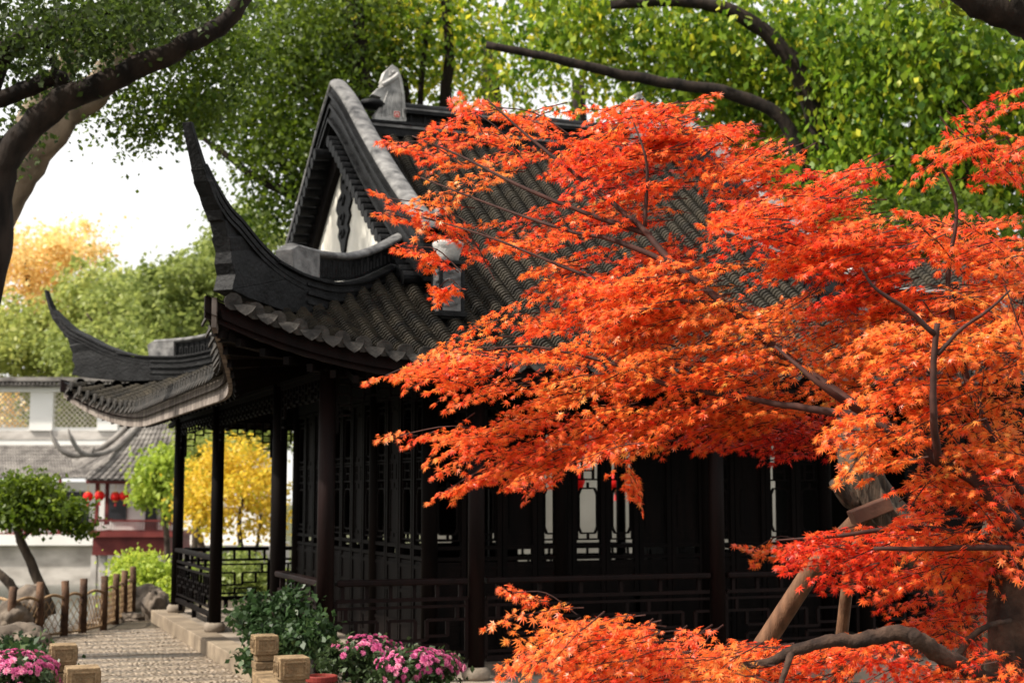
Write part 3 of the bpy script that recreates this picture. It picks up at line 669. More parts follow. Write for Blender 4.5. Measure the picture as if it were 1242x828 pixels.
# ------------------------------------------------------------------ lanterns
def lantern(c, r, label, group):
    t = empty('red_lantern', (c[0], c[1], c[2] - r * 1.3), label, 'lantern', group)
    m_ = MB(); m_.lathe(c, [(r * .45, -r * .85), (r * .8, -r * .6), (r, 0), (r * .8, r * .6), (r * .45, r * .85)], 14); m_.build('lantern_body', 'lantern', t, smooth=True)
    m_ = MB(); m_.lathe((c[0], c[1], c[2] + r * .85), [(r * .46, 0), (r * .46, r * .15)], 12); m_.tube([(c[0], c[1], c[2] + r), (c[0], c[1], c[2] + r * 2.4)], r * .04, 5); m_.build('lantern_cap', 'gold', t); m_ = MB(); m_.lathe((c[0], c[1], c[2] - r * 1.), [(r * .46, 0), (r * .46, r * .15)], 12); m_.build('lantern_foot', 'gold', t)
    m_ = MB(); m_.tube([(c[0], c[1], c[2] - r), (c[0], c[1], c[2] - r * 1.9)], [r * .12, r * .2], 6); m_.build('tassel', 'seal', t)
for px, lab in ((697, 'red lantern seen behind the left of the two bright lattice panes'), (747, 'red lantern seen behind the right of the two bright lattice panes'), (1010, 'faint red lantern hanging behind the rightmost lattice windows'), (636, 'small dim red lantern behind the leftmost front lattice panes')):
    p = onY(px, 583, 20.6 if px != 636 else 15.2); lantern(p, .16, lab, 'lanterns hanging behind the hall')
# white wall of the courtyard seen through the hall
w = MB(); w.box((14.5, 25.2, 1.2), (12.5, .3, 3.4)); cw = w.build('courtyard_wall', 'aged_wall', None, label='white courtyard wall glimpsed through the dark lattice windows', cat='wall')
w = MB(); w.box((14.5, 25.2, 2.98), (12.7, .6, .12)); w.build('wall_coping', 'far_tile', cw)

# ------------------------------------------------------------------ far side of the pond
def far_rows(mb, p00, p10, p01, p11, n, r, step=.25):
    """tile rows between the ridge edge p00-p10 and the eave edge p01-p11"""
    p00, p10, p01, p11 = [np.array(p, float) for p in (p00, p10, p01, p11)]; side = norm((p10 - p00 if np.linalg.norm(p10 - p00) > .1 else p11 - p01)[None])[0]
    for k in range(n + 1):
        f = k / n; a = p00 + (p10 - p00) * f; b = p01 + (p11 - p01) * f; m_ = (a + b) / 2 - (0, 0, .06 * np.linalg.norm(b - a))
        tile_row(mb, smoothline([a, m_, b], 5), side, r=r, step=step, trough=0, seg=4)
    g_ = []
    for f in np.linspace(0, 1, 9):
        a = p00 + (p10 - p00) * f; b = p01 + (p11 - p01) * f; m_ = (a + b) / 2 - (0, 0, .06 * np.linalg.norm(b - a)); g_.append(smoothline([a, m_, b], 5))
    mb.grid(g_)
DW = 66.
def FP(px, py, D=DW): return onD(px, py, D)
# local frame of the far shore: lateral u, towards the camera v
hx = np.array([math.cos(YAW), -math.sin(YAW), 0]); hy = np.array([math.sin(YAW), math.cos(YAW), 0])
def FB(mb, px0, px1, py0, py1, D, th):
    """box filling the given picture span at depth D, th metres deep"""
    a = FP(px0, py1, D); b = FP(px1, py0, D); c = (a + b) / 2 + hy * th / 2; mb.box(c, (abs((px1 - px0)) * D / 1765, th, abs(b[2] - a[2])), -YAW)
g = empty('lattice_gallery', FP(60, 700), 'long white two-storey gallery wall with diamond lattice openings across the pond', 'building')
w = MB()
for a, b in ((-75, -40), (36, 64), (118, 143), (198, 226)): FB(w, a, b, 474, 522, DW, .4)
FB(w, -75, 330, 518, 540, DW, .4); FB(w, -75, 330, 466, 475, DW, .4); w.build('wall', 'white_far', g)
w = MB(); FB(w, -75, 330, 522, 533, DW - .02, .02); w.build('stained_band', 'bank', g)
w = MB(); FB(w, -78, 333, 457, 462, DW - .4, 1.2)
for x in np.arange(-75, 330, 5.2): a = FP(x, 466, DW - .45); w.tube([a, a + hy * .6 + (0, 0, .2)], .07, 6)
FB(w, -76, 331, 466, 469, DW - .3, .3); w.build('tiled_coping', 'far_tile', g)
for a, b in ((-40, 36), (64, 118), (143, 198)):
    w = MB(); A0 = FP(a, 520, DW + .1); A1 = FP(b, 474, DW + .1); hgt = A1[2] - A0[2]; wid = (b - a) * DW / 1765; n = int(wid / .24); nh = max(2, int(hgt / .24))
    for k in range(-nh, n + 1):
        for sgn in (1, -1):
            pts = []
            for z in (0, hgt):
                x = k * .24 + (z if sgn > 0 else hgt - z) ; pts.append((x, z))
            (xa, za), (xb, zb_) = pts; 
            # clip to the opening
            def clip(xa, za, xb, zb_):
                if xa > xb: xa, za, xb, zb_ = xb, zb_, xa, za
                if xb <= 0 or xa >= wid: return None
                if xa < 0: za = za + (zb_ - za) * (0 - xa) / (xb - xa); xa = 0
                if xb > wid: zb_ = za + (zb_ - za) * (wid - xa) / (xb - xa); xb = wid
                return xa, za, xb, zb_
            c = clip(xa, za, xb, zb_)
            if c: w.beam(A0 + hx * c[0] + (0, 0, c[1]), A0 + hx * c[2] + (0, 0, c[3]), .05, .045)
    w.build('diamond_lattice', 'cream', g)
# lower tiled roof of the gallery, verandah, terrace wall
w = MB(); far_rows(w, FP(-75, 540), FP(130, 540), FP(-75, 580, DW - 2.6), FP(140, 580, DW - 2.6), 60, .07); w.build('lower_roof', 'far_tile', g)
w = MB(); FB(w, -75, 140, 584, 655, DW + .0, .3); w.build('verandah_wall', 'white_far', g)
w = MB()
for a, b in ((-60, -20), (-10, 30), (40, 70), (78, 108)): FB(w, a, b, 596, 640, DW - .05, .1)
w.build('dark_opening', 'dark_void', g)
w = MB(); FB(w, -75, 112, 636, 638, DW - 3.2, .1); FB(w, -75, 112, 646, 648, DW - 3.2, .1)
for x in np.arange(-74, 112, 5.): FB(w, x, x + 1.6, 637, 648, DW - 3.2, .06)
for x in (-50, -10, 30, 70): FB(w, x, x + 3, 580, 650, DW - 3.1, .12)
w.build('verandah_rail', 'red_wood', g)
w = MB(); FB(w, -75, 116, 648, 661, DW - 3.4, 4); w.build('terrace_edge', 'white_far', g)
w = MB(); FB(w, -75, 330, 661, 712, DW - 3.2, 5); w.build('bank_wall', 'bank', g)
w = MB(); FB(w, 205, 330, 540, 665, DW + .2, .3); w.build('garden_wall', 'white_far', g)
# lakeside pavilion with red balustrade
DP = 58.
g = empty('lakeside_pavilion', FP(160, 700, DP), 'small red-railed pavilion with grey upturned roof standing over the pond', 'pavilion')
ridgeA, ridgeB = FP(172, 505, DP + 2), FP(235, 500, DP + 2)
eL, eR = FP(106, 582, DP - 1.5), FP(235, 583, DP - 1.5); eL2 = FP(88, 560, DP + 5)
w = MB(); far_rows(w, ridgeA, ridgeB, eL, eR, 15, .1, .3); far_rows(w, ridgeA + hy * 1.5, ridgeA, eL2, eL, 9, .1, .3); w.build('tiled_roof', 'far_tile', g)
w = MB()
w.tube(smoothline([FP(178, 502, DP + 1.9), FP(160, 525, DP + 1), FP(140, 543, DP + .2), FP(118, 551, DP - .8), FP(98, 548, DP - 1.2), FP(86, 530, DP - 1.4), FP(83, 520, DP - 1.4)], 4), [.13] * 8 + [.11] * 8 + [.09] * 5 + [.06, .05, .04, .03], 8)
w.tube(smoothline([FP(165, 508, DP + 3), FP(128, 540, DP + 2), FP(95, 552, DP + 1.5), FP(74, 545, DP + 1.3), FP(64, 530, DP + 1.3), FP(62, 521, DP + 1.3)], 4), [.13] * 12 + [.1] * 4 + [.08, .06, .05, .04, .03], 8)
w.tube([FP(112, 549, DP - 1), FP(114, 541, DP - 1)], .05, 5); w.build('hip_ridge', 'far_tile', g, smooth=True)
w = MB(); FB(w, 104, 235, 581, 586, DP - 1.3, 3.5); w.build('eave_beam', 'red_wood', g)
for a in (115, 127, 205): w = MB(); FB(w, a, a + 4.2, 585, 636, DP - .8, .14); w.build('column', 'red_wood', g)
w = MB(); FB(w, 118, 212, 586, 645, DP + 2.4, .2); w.build('wall', 'white_far', g)
for a, b in ((132, 153), (176, 190), (195, 207)): w = MB(); FB(w, a, b, 604, 630 if a != 176 else 645, DP + 2.3, .08); FB(w, a, b, 616, 617.2, DP + 2.25, .04); w.build('window', 'dark_void', g)
w = MB(); FB(w, 110, 209, 630, 632.4, DP - 1.2, .1); FB(w, 110, 209, 643, 645, DP - 1.2, .1)
for x in np.arange(110, 209, 3.1): FB(w, x, x + 1., 632, 643, DP - 1.2, .05)
a = FP(110, 631, DP - 1.2); w.beam(a, a + hy * 3, .08, .07); w.beam(a - (0, 0, .45), a - (0, 0, .45) + hy * 3, .08, .07)
w.build('balustrade', 'red_wood', g)
w = MB(); FB(w, 109, 210, 645, 651, DP - 1.3, 4); FB(w, 112, 206, 651, 673, DP - 1.1, 3.6); w.build('red_platform', 'red_wood', g)
for a in (110, 121, 160, 196): w = MB(); FB(w, a, a + 6.5, 673, 712, DP - .9, .25); w.build('stone_pier', 'bank', g)
for px, lab in ((107, 'first red lantern from the left, in front of the far gallery'), (121, 'second red lantern, just left of the far pavilion column'), (140, 'third red lantern, under the middle of the far pavilion eave'), (151, 'fourth red lantern, half behind the lime green foliage'), (186, 'rightmost far red lantern, right of the hanging lime foliage')):
    lantern(FP(px, 600 + (px % 3), DP - 1.2), .2, lab, 'lanterns under the far eaves')

# ------------------------------------------------------------------ trees behind
def tree(name, label, cat, limbs, bark, blobs, leaf, seed, size, base=None, group=None, **kw):
    rnd = random.Random(seed); pts = limbs[0][0]; b0 = base if base is not None else pts[0]
    t = empty(name, b0, label, cat, group); m_ = MB(); limb(m_, limbs[0][0], limbs[0][1], limbs[0][2], rnd); tk = m_.build('trunk', bark, t, smooth=True)
    for (p, r0, r1) in limbs[1:]:
        m_ = MB(); limb(m_, p, r0, r1, rnd, n=8); m_.build('limb', bark, t, smooth=True)
    if blobs: blob_leaves('crown', blobs, leaf, t, seed, size, **kw)
    return t
# far trees beyond the gallery
fg = 'distant trees beyond the white gallery'
tree('broadleaf_tree', 'orange and gold autumn tree farthest left above the gallery', 'tree', [([FP(50, 560, 88), FP(40, 400, 88), FP(30, 300, 88)], .4, .1)], 'bark', [PB(20, 320, 88, 75, 55, 4, 5200), PB(85, 300, 88, 45, 38, 3, 2600), PB(55, 375, 88, 60, 40, 4, 2600), PB(10, 500, 90, 70, 35, 2, 3000)], 'far_orange', 11, .3, dens=.7, group=fg, clump=.9, tintbase=.2)
tree('broadleaf_tree', 'pale green tree just right of the orange autumn tree', 'tree', [([FP(135, 560, 84), FP(122, 430, 84), FP(110, 350, 84)], .4, .1)], 'bark', [PB(60, 420, 84, 70, 50, 4, 5200), PB(115, 370, 84, 50, 60, 4, 4800), PB(0, 410, 84, 60, 50, 4, 3600), PB(95, 490, 84, 80, 40, 2, 3600)], 'far_green', 12, .33, group=fg, clump=.9, tintbase=.28)
tree('broadleaf_tree', 'mid green tree behind the far roof horn with visible forking trunk', 'tree', [([FP(158, 560, 76), FP(148, 440, 76), FP(140, 395, 76), FP(125, 360, 76)], .35, .08), ([FP(146, 430, 76), FP(120, 400, 76), FP(105, 380, 76)], .15, .05)], 'bark', [PB(165, 395, 76, 60, 70, 4, 5000), PB(110, 430, 78, 60, 40, 3, 3200)], 'far_green', 13, .3, group=fg, clump=.8, tintbase=.1)
tree('broadleaf_tree', 'green tree with dark twisting twigs between the two roof horns', 'tree', [([FP(262, 560, 52), FP(258, 420, 52), FP(232, 368, 52), FP(232, 330, 52)], .2, .04), ([FP(257, 380, 52), FP(225, 372, 52), FP(205, 350, 52)], .08, .03)], 'bark', [PB(225, 365, 52, 60, 55, 3, 6000), PB(280, 330, 54, 40, 50, 3, 3800), PB(190, 420, 54, 60, 45, 3, 3800), PB(300, 300, 56, 50, 60, 3, 4000)], 'far_green', 14, .22, group=fg, clump=.55, tintbase=.0)
# trees seen under the eaves
tree('weeping_bamboo', 'drooping lime green foliage hanging before the far pavilion', 'tree', [([FP(205, 730, 45), FP(200, 620, 45), FP(190, 560, 45)], .12, .04)], 'bark', [PB(196, 562, 45, 22, 20, 1.2, 1500), PB(181, 580, 45, 14, 22, 1., 900), PB(208, 590, 45, 10, 36, 1., 800), PB(171, 608, 45, 5, 24, .5, 300)], 'lime_leaf', 15, .17, clump=.35, droop=.8, tintbase=.2)
tree('golden_shrub_tree', 'golden yellow leafed tree with thin forked stems seen through the open veranda', 'tree', [([FP(300, 760, 36), FP(298, 690, 36), FP(290, 640, 36), FP(300, 570, 36)], .1, .04), ([FP(298, 690, 36), FP(312, 660, 36), FP(318, 610, 36)], .06, .03), ([FP(255, 770, 37), FP(248, 680, 37), FP(240, 640, 37), (FP(236, 600, 37))], .13, .05), ([FP(254, 760, 37), FP(262, 670, 37), FP(272, 620, 37)], .13, .04)], 'bark', [PB(290, 575, 36, 42, 45, 1.6, 5200), PB(250, 600, 37, 28, 50, 1.5, 3600), PB(320, 610, 36, 25, 45, 1.5, 2400), PB(275, 630, 36, 45, 20, 1.4, 900)], 'yellow_leaf', 16, .115, dens=.62, clump=.4, tintbase=.3)
tree('bushy_tree', 'green bushy tree peeping between the left veranda columns', 'tree', [([FP(235, 760, 48), FP(238, 600, 48), FP(240, 540, 48)], .15, .05)], 'bark', [PB(240, 560, 48, 30, 40, 2, 3600), PB(310, 520, 50, 60, 30, 2, 3600), PB(228, 500, 50, 20, 20, 2, 900)], 'far_green', 17, .2, clump=.5, tintbase=.15)
def bush(name, label, blobs, leaf, seed, size, cat='bush', group=None, **kw):
    c = blobs[0][0]; r = blobs[0][1]; t = empty(name, (c[0], c[1], c[2] - r[2]), label, cat, group); rnd = random.Random(seed); m_ = MB()
    for k in range(7): limb(m_, [np.array(c) - (0, 0, r[2]), np.array(c) - (0, 0, r[2] * .4) + np.array([rnd.uniform(-.3, .3) * r[0], rnd.uniform(-.3, .3) * r[1], 0]), np.array(c) + np.array([rnd.uniform(-.8, .8) * r[0], rnd.uniform(-.8, .8) * r[1], r[2] * .7])], .02 * r[2] + .004, .006, rnd, n=5, sub=3)
    m_.build('stem', 'bark', t); blob_leaves('foliage', blobs, leaf, t, seed, size, **kw); return t
bush('yellow_shrub', 'yellow-green shrub at the pond edge behind the wooden fence', [PB(178, 704, 23.5, 40, 32, .7, 4600), PB(205, 730, 22.5, 18, 25, .5, 1500), PB(165, 690, 24, 20, 22, .5, 1500)], 'lime_leaf', 21, .085, clump=.2, tintbase=.25)
bush('green_shrub', 'green shrub behind the rear railing of the hall', [PB(298, 715, 24, 50, 40, .7, 6000), PB(285, 690, 25, 36, 20, .5, 1600)], 'far_green', 22, .08, clump=.2, tintbase=.0)

# big camphor at upper left: two trunks and long limbs
DT = 12.
tree('camphor_tree', 'large old tree at the left edge with dark forked limbs crossing above', 'tree', [
    ([FP(-90, 850, DT), FP(-60, 560, DT), FP(-13, 330, DT), FP(-4, 240, DT), FP(16, 180, DT), FP(75, 125, DT), FP(150, 90, DT), FP(225, 55, DT), FP(275, 25, DT), FP(310, -30, DT)], .16, .065),
    ([FP(-4, 240, DT), FP(-20, 130, DT), FP(10, 60, DT), FP(80, 30, DT), FP(135, 8, DT), FP(150, -30, DT)], .11, .07),
    ([FP(70, 122, DT), FP(74, 95, DT), FP(40, 105, DT), FP(-30, 130, DT)], .07, .07), ([FP(70, 95, DT), FP(62, 70, DT), FP(50, 45, DT)], .035, .02)],
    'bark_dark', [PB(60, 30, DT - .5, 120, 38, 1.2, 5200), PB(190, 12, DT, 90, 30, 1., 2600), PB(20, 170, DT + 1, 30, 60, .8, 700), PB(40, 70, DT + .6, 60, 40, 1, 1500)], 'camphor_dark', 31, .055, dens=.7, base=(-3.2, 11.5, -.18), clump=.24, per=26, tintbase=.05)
tree('camphor_tree', 'pale-barked leaning tree behind the dark forked tree at left', 'tree', [
    ([FP(-120, 900, 14.5), FP(-60, 420, 14.5), FP(-10, 270, 14.5), FP(32, 195, 14.5), FP(80, 140, 14.5), FP(120, 105, 14.5), FP(150, 60, 14.5), FP(168, -20, 14.5)], .24, .12),
    ([FP(15, 215, 14.5), FP(45, 130, 14.7), FP(78, 85, 14.7), FP(100, 30, 14.8)], .17, .1)],
    'bark_lit', [PB(170, 40, 15, 100, 60, 1.4, 4200), PB(190, 130, 15, 62, 34, .9, 1900), PB(165, 165, 15, 18, 20, .3, 300), PB(95, 150, 15.5, 22, 10, .4, 120), PB(270, 60, 15.5, 60, 60, 1.2, 2600), PB(245, 130, 15.5, 40, 30, .8, 1100)], 'camphor', 32, .06, dens=1., base=(-3.6, 14.5, -.18), clump=.26, per=26, tintbase=.0)
# camphor behind the hall (its branch reaches left to the roof horn)
DC = 25.
tree('camphor_tree', 'dense green tree rising behind the white gable with a branch reaching left', 'tree', [
    ([FP(470, 620, DC), FP(460, 300, DC), FP(440, 130, DC), FP(432, 30, DC), FP(430, -60, DC)], .3, .13),
    ([FP(460, 260, DC), FP(400, 240, DC), FP(355, 235, DC), FP(310, 215, DC), FP(270, 185, DC), FP(235, 160, DC)], .13, .03), ([FP(360, 236, DC), FP(345, 205, DC), FP(322, 180, DC)], .06, .03), ([FP(450, 180, DC), FP(380, 120, DC), FP(330, 90, DC)], .12, .04)],
    'bark_dark', [PB(340, 60, DC, 85, 70, 2, 6800), PB(300, 150, DC, 62, 50, 1.6, 3400), PB(350, 200, DC, 62, 60, 1.6, 4200), PB(395, 120, DC, 60, 100, 2, 5600), PB(440, 60, DC + 1, 70, 70, 2, 4600), PB(330, 265, DC, 40, 35, 1.4, 1300), PB(405, 10, DC, 110, 40, 2, 3000)], 'camphor', 33, .10, dens=.75, base=(6.2, 26, -.2), clump=.46, per=30, tintbase=.02)
# yellowing trees behind the main ridge
DB = 27.
tree('hackberry_tree', 'yellow-green tree with dark upright trunk directly behind the ridge ornament', 'tree', [
    ([FP(520, 640, 26.5), FP(525, 300, 26.5), FP(540, 120, 26.5), FP(545, 60, 26.5), FP(535, -40, 26.5)], .15, .07), ([FP(490, 520, 26.5), FP(495, 150, 26.5), FP(478, 80, 26.5), FP(470, 0, 26.5)], .11, .05), ([FP(505, 200, 26.5), FP(512, 90, 26.5), (FP(520, 20, 26.5))], .07, .04)],
    'bark_dark', [PB(500, 20, DB, 80, 40, 2, 4200), PB(560, 50, DB, 60, 50, 2, 2900), PB(490, 100, DB + 1, 50, 40, 1.5, 1100), PB(560, 120, DB + 1, 50, 25, 1.5, 900), PB(440, 30, DB - 1, 40, 30, 1.2, 1400)], 'hackberry', 34, .13, dens=.5, flat=1.6, tintamp=.55, base=(8.5, 27, -.2), clump=.45, per=28, tintbase=.18)
tree('hackberry_tree', 'broad tree with two thick dark horizontal limbs over the hall roof', 'tree', [
    ([FP(1010, 640, 22.6), FP(1000, 330, 22.6), FP(1000, 200, 22.6), FP(985, 130, 22.6), FP(950, 60, 22.6), FP(890, 15, 22.6), FP(820, 2, 22.6), FP(740, 6, 22.6)], .22, .07),
    ([FP(1000, 330, 22.2), FP(960, 160, 22.2), FP(890, 115, 22.2), FP(820, 103, 22.2), FP(740, 88, 22.2), FP(660, 68, 22.2), FP(590, 55, 22.2)], .12, .06), ([FP(1000, 200, 22.6), FP(1030, 90, 22.6), FP(1080, 0, 22.6)], .1, .05)],
    'bark_dark', [PB(700, 30, 24, 110, 45, 2, 6600), PB(830, 50, 24, 90, 60, 2, 6400), PB(940, 60, 24, 90, 70, 2, 7600), PB(900, 130, 25, 90, 50, 2, 5600), PB(640, 90, 26, 60, 30, 1.5, 1000), PB(770, 110, 26, 60, 25, 1.5, 1000), PB(1010, 150, 24, 70, 70, 2, 6000)], 'hackberry', 35, .13, dens=.5, flat=1.8, tintamp=.5, base=(16, 19.5, -.2), clump=.42, per=34, tintbase=.06, droop=.7)
tree('hackberry_tree', 'dense drooping green tree filling the upper right', 'tree', [([FP(1190, 640, 22), FP(1180, 300, 22), FP(1160, 150, 22), FP(1150, 0, 22)], .3, .12)],
    'bark_dark', [PB(1060, 60, 22, 80, 70, 2, 7000), PB(1150, 90, 22, 90, 90, 2, 8000), PB(1220, 130, 22, 60, 100, 2, 5200), PB(1080, 190, 22, 90, 60, 1.6, 6000), PB(1200, 230, 22, 80, 50, 1.6, 4600), PB(1000, 240, 22.5, 70, 50, 1.5, 3600)], 'hackberry', 36, .13, dens=.5, flat=2., tintamp=.5, base=(19.2, 16, -.2), clump=.4, per=40, tintbase=-.02, droop=.8)
tree('camphor_tree', 'dark green tree low behind the right side of the maple', 'tree', [([FP(1000, 700, 20), FP(990, 400, 20), FP(980, 300, 20)], .25, .1)],
    'bark_dark', [PB(960, 320, 19.5, 90, 60, 1.4, 5600), PB(1100, 300, 19.8, 110, 70, 1.4, 6200), PB(1220, 380, 20, 80, 90, 1.4, 4600), PB(1000, 430, 19, 60, 50, .8, 1500)], 'camphor', 37, .12, base=(13.5, 15, -.2), clump=.35, per=40, tintbase=.0)
tree('wood_edge_tree', 'tall dark trees closing the garden far behind the hall', 'tree', [([FP(700, 640, 45), FP(710, 300, 45), FP(700, 100, 45)], .4, .2), ([FP(900, 640, 45), FP(900, 300, 45), FP(890, 100, 45)], .4, .2), ([FP(590, 640, 42), FP(597, 200, 42), FP(592, 60, 42)], .35, .25)],
    'bark_dark', [PB(700, 250, 45, 140, 90, 3, 3600), PB(900, 200, 45, 150, 110, 3, 6500), PB(1080, 200, 45, 150, 150, 3, 6500), PB(560, 220, 45, 80, 90, 3, 2600), PB(1200, 120, 45, 100, 160, 3, 6000), PB(840, 70, 45, 150, 80, 3, 4200), PB(1100, 40, 42, 180, 70, 3, 5200), PB(620, 30, 45, 150, 50, 3, 2600), PB(400, 60, 45, 90, 90, 3, 2200)], 'camphor', 38, .26, dens=.22, base=(19, 41, -.2), clump=.9, per=40, tintbase=.02)
t = tree('camphor_tree', 'thick dark bough entering at the top right corner', 'tree', [([FP(1330, 420, 10), FP(1320, 120, 10), FP(1255, 28, 10), FP(1200, 5, 10), FP(1150, -25, 10)], .2, .1)], 'bark_dark', [PB(1230, -60, 10, 100, 40, .8, 1500)], 'camphor', 39, .07, base=(7.6, 7.2, -.18), clump=.25)
# neighbouring hall roof seen through the maple
p = onD(1140, 345, 16.6)
g = empty('side_hall', (p[0], p[1], -.2), 'neighbouring building whose grey tiled roof shows through a gap in the maple', 'building')
w = MB(); far_rows(w, p + (-1.3, .9, .42), p + (2.5, .9, .42), p + (-1.3, -1., -.62), p + (2.5, -1., -.62), 20, .06, .06); w.build('tiled_roof', 'tile', g)
w = MB(); w.box((p[0] + .6, p[1] + .7, (p[2] - .5) / 2 - .1), (3.2, 2.6, p[2] - .3)); w.build('wall', 'lacquer', g)

# ------------------------------------------------------------------ stone bridge rail posts
def stone_post(px, py, label, wdt, tape=False, top=.5):
    c = onZ(px, py, top); x, y = c[0], c[1]; t = empty('stone_post', (x, y, -.15), label, 'post', 'carved stone rail posts by the path')
    m_ = MB(); m_.box((x, y, .075), (wdt * .86, wdt * .86, .45)); m_.build('shaft', 'post_stone', t, bevel=.008)
    m_ = MB(); m_.box((x, y, top - .075), (wdt, wdt, .135)); m_.box((x, y, top - .165), (wdt * .78, wdt * .78, .05)); m_.box((x, y, top - .22), (wdt * .92, wdt * .92, .05))
    hd = m_.build('cap_block', 'post_stone', t, bevel=.006)
    m_ = MB()                     # raised key pattern on the faces
    for sx, sy in ((0, -1), (-1, 0), (1, 0)):
        h = wdt / 2 + .003; u = np.array([abs(sy), abs(sx), 0.]); o = np.array([x + sx * h, y + sy * h, 0]); k = wdt * .36
        for z in (top - .035, top - .115): m_.beam(o - u * k + (0, 0, z), o + u * k + (0, 0, z), .008, .008)
        for q in (-1, 1): m_.beam(o + u * k * q + (0, 0, top - .035), o + u * k * q + (0, 0, top - .115), .008, .008)
        for q in np.linspace(-.7, .7, 4): m_.beam(o + u * k * q + (0, 0, top - .1), o + u * k * q + (0, 0, top - .06), .007, .007); m_.beam(o + u * k * q + (0, 0, top - .06), o + u * k * (q + .25) + (0, 0, top - .06), .007, .007)
    m_.build('carved_key_pattern', 'post_stone', hd)
    if tape: m_ = MB(); m_.box((x, y, top - .205), (wdt * .96, wdt * .96, .05)); m_.build('tape_wrap', 'tape', t)
    return x, y
a1 = stone_post(321, 768, 'stone post with carved block head beside the dark leafy shrub', .17)
a2 = stone_post(354, 794, 'stone post with green band beside the red flowerpot', .19, True)
a3 = stone_post(410, 829, 'stone post top cut by the bottom edge of the picture', .2)
b1 = stone_post(77, 779, 'upper left stone post next to the rounded rock', .17)
b2 = stone_post(100, 806, 'lower left stone post beside the bottom pink flowers', .19)
def slab(p, q, z, w, label):
    m_ = MB(); p = np.array(p); q = np.array(q); u = (q - p) / np.linalg.norm(q - p); p = p + u * .11; q = q - u * .11
    m_.beam((*p, z), (*q, z), w, .1); m_.beam((*p, -.02), (*q, -.02), w * .6, .22); m_.build('stone_rail', 'post_stone', None, bevel=.01, label=label, cat='rail', group='low stone rails between the posts')
slab(a1, a2, .2, .2, 'low stone rail between the shrub post and the green-banded post'); slab(a2, a3, .2, .2, 'low stone rail running from the green-banded post to the bottom edge'); slab(b1, b2, .2, .2, 'low stone rail between the two left stone posts')

# ------------------------------------------------------------------ wooden fence by the pond
fpts = [onZ(*q, -.16) for q in [(-45, 770), (-15, 777), (14, 780), (47, 775), (77, 771), (100, 768), (125, 762), (140, 755), (150, 750), (160, 744)]]
g = empty('wooden_fence', fpts[4], 'rustic wooden post fence with arched rails and bamboo mesh at the pond edge', 'fence')
tops = [700, 702, 704, 706, 698, 697, 694, 692, 690, 688]; rr = random.Random(3)
for q, ty, px in zip(fpts, tops, (-45, -15, 14, 47, 77, 100, 125, 140, 150, 160)):
    D = np.linalg.norm(q[:2]); h = .60 + rr.uniform(-.02, .02)
    m_ = MB(); m_.tube([(q[0], q[1], -.25), (q[0] + rr.uniform(-.01, .01), q[1], h * .5), (q[0], q[1], h - .12)], [.05, .046, .044], 10, .06, rr); m_.build('post', 'fence', g, smooth=True)
for q0, q1 in zip(fpts[:-1], fpts[1:]):
    q0 = np.array(q0); q1 = np.array(q1); m_ = MB()
    arc = [q0 + (q1 - q0) * f + (0, 0, .44 + .05 * math.sin(math.pi * f)) for f in np.linspace(0, 1, 9)]; m_.tube(arc, .018, 6)
    m_.build('arched_rail', 'bamboo', g); m_ = MB(); m_.tube([q0 + (0, 0, .04), q1 + (0, 0, .04)], .015, 6); m_.build('bottom_rail', 'bamboo', g)
    m_ = MB(); n = max(3, int(np.linalg.norm(q1 - q0) / .09))
    for k in range(-5, n + 5):
        for s_ in (-1, 1):
            f0 = k / n; f1 = (k + s_ * 3) / n
            za, zb_ = .02, .43
            if f1 < 0 or f1 > 1 or f0 < 0 or f0 > 1:
                c0, c1 = min(max(f0, 0), 1), min(max(f1, 0), 1)
                if c0 == c1: continue
                za2 = za + (zb_ - za) * (c0 - f0) / (f1 - f0); zb2 = za + (zb_ - za) * (c1 - f0) / (f1 - f0); f0, f1, za, zb_ = c0, c1, za2, zb2
            m_.tube([q0 + (q1 - q0) * f0 + (0, 0, za), q0 + (q1 - q0) * f1 + (0, 0, zb_)], .006, 4)
    m_.build('mesh_panel', 'bamboo', g)

# ------------------------------------------------------------------ rocks
def rock(c, r, seed, label, name='garden_rock'):
    bm = bmesh.new(); bmesh.ops.create_icosphere(bm, subdivisions=4, radius=1); rr_ = random.Random(seed)
    o3 = Vector((seed * 3.1, seed * 1.7, 0))
    for v in bm.verts:
        n_ = noise.fractal(v.co * 1.3 + o3, 1, 2, 4) * .38 + abs(noise.noise(v.co * 2.6 + o3)) * -.25 + noise.noise(v.co * 7 + o3) * .05
        v.co = v.co * (1 + n_); v.co.x *= r[0]; v.co.y *= r[1]; v.co.z *= r[2]
    me = bpy.data.meshes.new(name); bm.to_mesh(me); bm.free(); me.polygons.foreach_set('use_smooth', [True] * len(me.polygons))
    o = link_mesh(name, me, 'rock', None); o.location = tuple(float(v) for v in c); return tag(o, label, 'rock', 'rocks along the pond edge')
rock(onD(38, 738, 17), (.2, .26, .27), 1, 'upright rough rock in front of the fence near the left edge')
rock(onD(16, 750, 16.5), (.2, .25, .22), 8, 'small mossy rock at the foot of the upright one at the left edge')
rock(onD(22, 779, 13), (.27, .25, .15), 2, 'smooth rounded pale rock behind the pink flowers')
rock(onD(150, 752, 19.5), (.38, .2, .1), 3, 'flat low rock at the foot of the fence end'); rock(onD(188, 738, 19.6), (.17, .2, .28), 4, 'jagged brown rock against the corner of the hall platform')
rock(onD(180, 728, 21.5), (.3, .3, .22), 5, 'dark rock under the yellow-green shrub'); rock(onD(110, 760, 19.0), (.3, .2, .09), 6, 'low flat rock below the middle of the fence')

